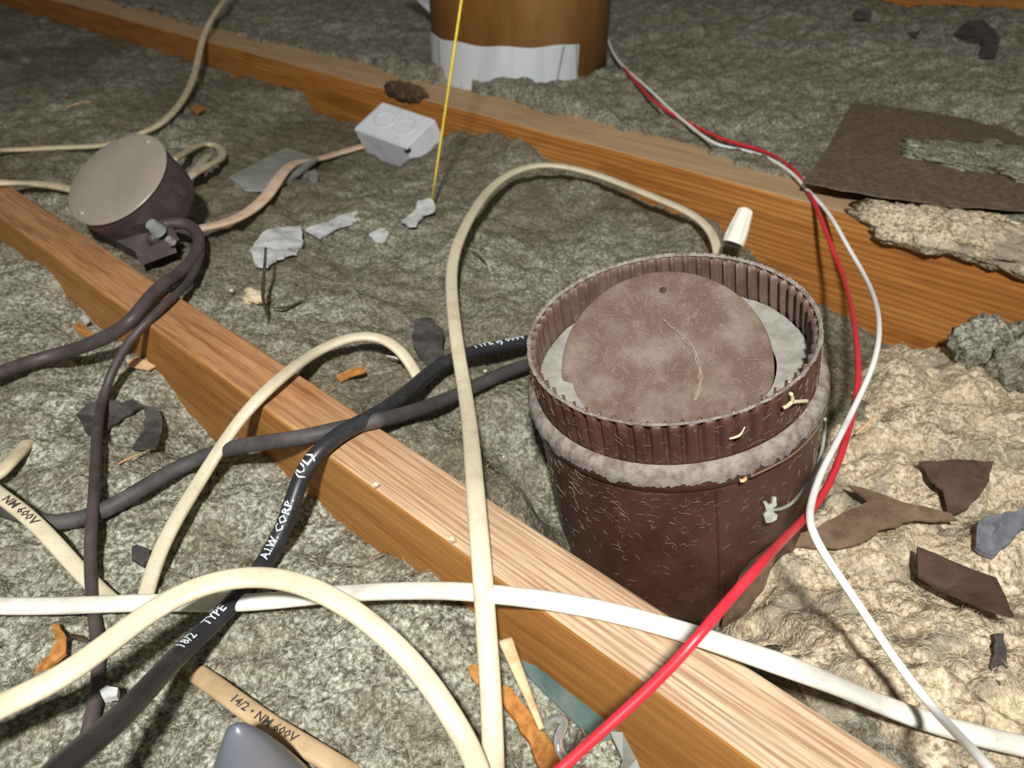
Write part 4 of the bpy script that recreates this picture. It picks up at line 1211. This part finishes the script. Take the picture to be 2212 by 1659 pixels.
# scraps in the turned-up wool
scrap('cardboard_flap', [(1636, 1135), (1662, 1142), (1690, 1168), (1668, 1225), (1640, 1290), (1600, 1335), (1556, 1348), (1582, 1285), (1610, 1210)], [0.054, 0.052, 0.044, 0.034, 0.026, 0.018, 0.014, 0.026, 0.044], .003, 'brown_card', 'brown cardboard flap leaning on the front right of the duct', 'cardboard', 3, .002)
scrap('cardboard_strip', [(1688, 1166), (1760, 1140), (1850, 1092), (1905, 1078), (1960, 1095), (1975, 1120), (1900, 1150), (1850, 1178), (1770, 1182), (1720, 1180)], [0.029, 0.035, 0.039, 0.039, 0.035, 0.031, 0.031, 0.029, 0.025, 0.025], .003, 'brown_card', 'long brown cardboard strip right of the white wire bend', 'cardboard', 3, .003)
scrap('cardboard_strip', [(1830, 1046), (1900, 1066), (1980, 1092), (2052, 1104), (2068, 1122), (2000, 1124), (1930, 1112), (1860, 1072)], [0.035, 0.035, 0.033, 0.029, 0.025, 0.027, 0.031, 0.033], .003, 'brown_card', 'narrow brown strip crossing behind the long cardboard strip', 'cardboard', 3, .002)
scrap('cardboard_scrap', [(1988, 1000), (2060, 990), (2148, 994), (2130, 1050), (2090, 1100), (2052, 1112), (2040, 1060), (2010, 1035)], [0.036, 0.038, 0.038, 0.034, 0.026, 0.026, 0.032, 0.034], .003, 'dark_card', 'dark brown square scrap above the blue-grey cloth', 'cardboard', 3, .003)
scrap('dark_board', [(1982, 1180), (2040, 1206), (2110, 1232), (2152, 1246), (2170, 1285), (2190, 1330), (2120, 1310), (2040, 1276), (1984, 1240)], [0.035, 0.035, 0.035, 0.035, 0.033, 0.031, 0.027, 0.027, 0.029], .004, 'dark_card', 'dark brown bar-shaped piece at the right in the tan wool', 'board', 2, .001)
scrap('felt_cloth', [(2106, 1136), (2140, 1118), (2212, 1098), (2300, 1085), (2300, 1150), (2212, 1140), (2150, 1196), (2110, 1180)], [0.036, 0.040, 0.040, 0.040, 0.028, 0.032, 0.030, 0.030], .006, 'blue_cloth', 'blue-grey felt wad at the right edge', 'felt wad', 3, .004)
scrap('felt_scrap', [(2148, 1370), (2168, 1364), (2172, 1420), (2182, 1450), (2160, 1480), (2142, 1450), (2150, 1410)], .020, .004, 'dark_paper', 'dark ragged scrap in the tan wool below the dark bar', 'felt scrap', 2, .003)
for pts, lab, mt_, r_ in (([(574, 535, .040), (571, 585, .030), (568, 640, .018), (574, 670, .010), (581, 696, .002)], 'upright dark twig in front of the white plaster patch', 'twig', .0016),
                          ([(586, 664, .006), (612, 666, .006), (640, 656, .007), (662, 646, .006)], 'short dark twig lying right of the upright one', 'twig', .0012),
                          ([(1848, 938, .024), (1868, 920, .028), (1888, 900, .030)], 'pale straw bit in the wool right of the white wire', 'straw', .0014),
                          ([(834, 768, .008), (858, 774, .009), (876, 782, .006)], 'white sliver under the end of the humped cable', 'plaster', .0010),
                          ([(1016, 540, .004), (1032, 550, .004), (1052, 572, .002)], 'thin dark stem beside the tall cream loop', 'twig', .0009),
                          ([(150, 1372, .006), (170, 1378, .006), (190, 1385, .004)], 'thin black sliver right of the orange shaving', 'twig', .0016),
                          ([(255, 1002, .004), (290, 985, .004), (325, 972, .003)], 'pale stalk below the curled paper strip', 'straw', .0008),
                          ([(145, 232, .005), (175, 222, .006), (198, 220, .005)], 'pale sliver left of the yellowish cable', 'straw', .0022)):
    twig('twig' if mt_ == 'twig' else 'sliver', pts, r_, M[mt_], lab, 'twig' if mt_ == 'twig' else 'sliver', hit=False)
# light crumbs
for px, py, k, lab in ((500, 628, 1.6, 'pale crumb left of the cream wool tuft'), (1088, 987, 1.0, 'white speck of a crumb between tall cable and duct'), (1048, 802, 1.2, 'pale crumb between the two black cables by the duct'),
                       (1235, 405, 1.4, 'white crumb just under the top of the tall loop'), (1280, 440, 1.0, 'tiny pale crumb lower inside the tall loop'), (1500, 1580, 2.2, 'pale crumb on the near joist in the lower right'),
                       (812, 1048, 1.6, 'pale crumb on the near joist below the black cable'), (978, 1165, 1.6, 'pale crumb on the near joist left of the tall cable')):
    P = g1(px, py, .002)
    bm = bmesh.new(); bmesh.ops.create_icosphere(bm, subdivisions=1, radius=.0014 * k)
    for v_ in bm.verts: v_.co *= random.uniform(.7, 1.3)
    o = link('pale_crumb', bm_mesh('pale_crumb', bm), M['cream_dirty']); o.location = P
    tag(o, lab, 'crumb', 'pale crumbs')
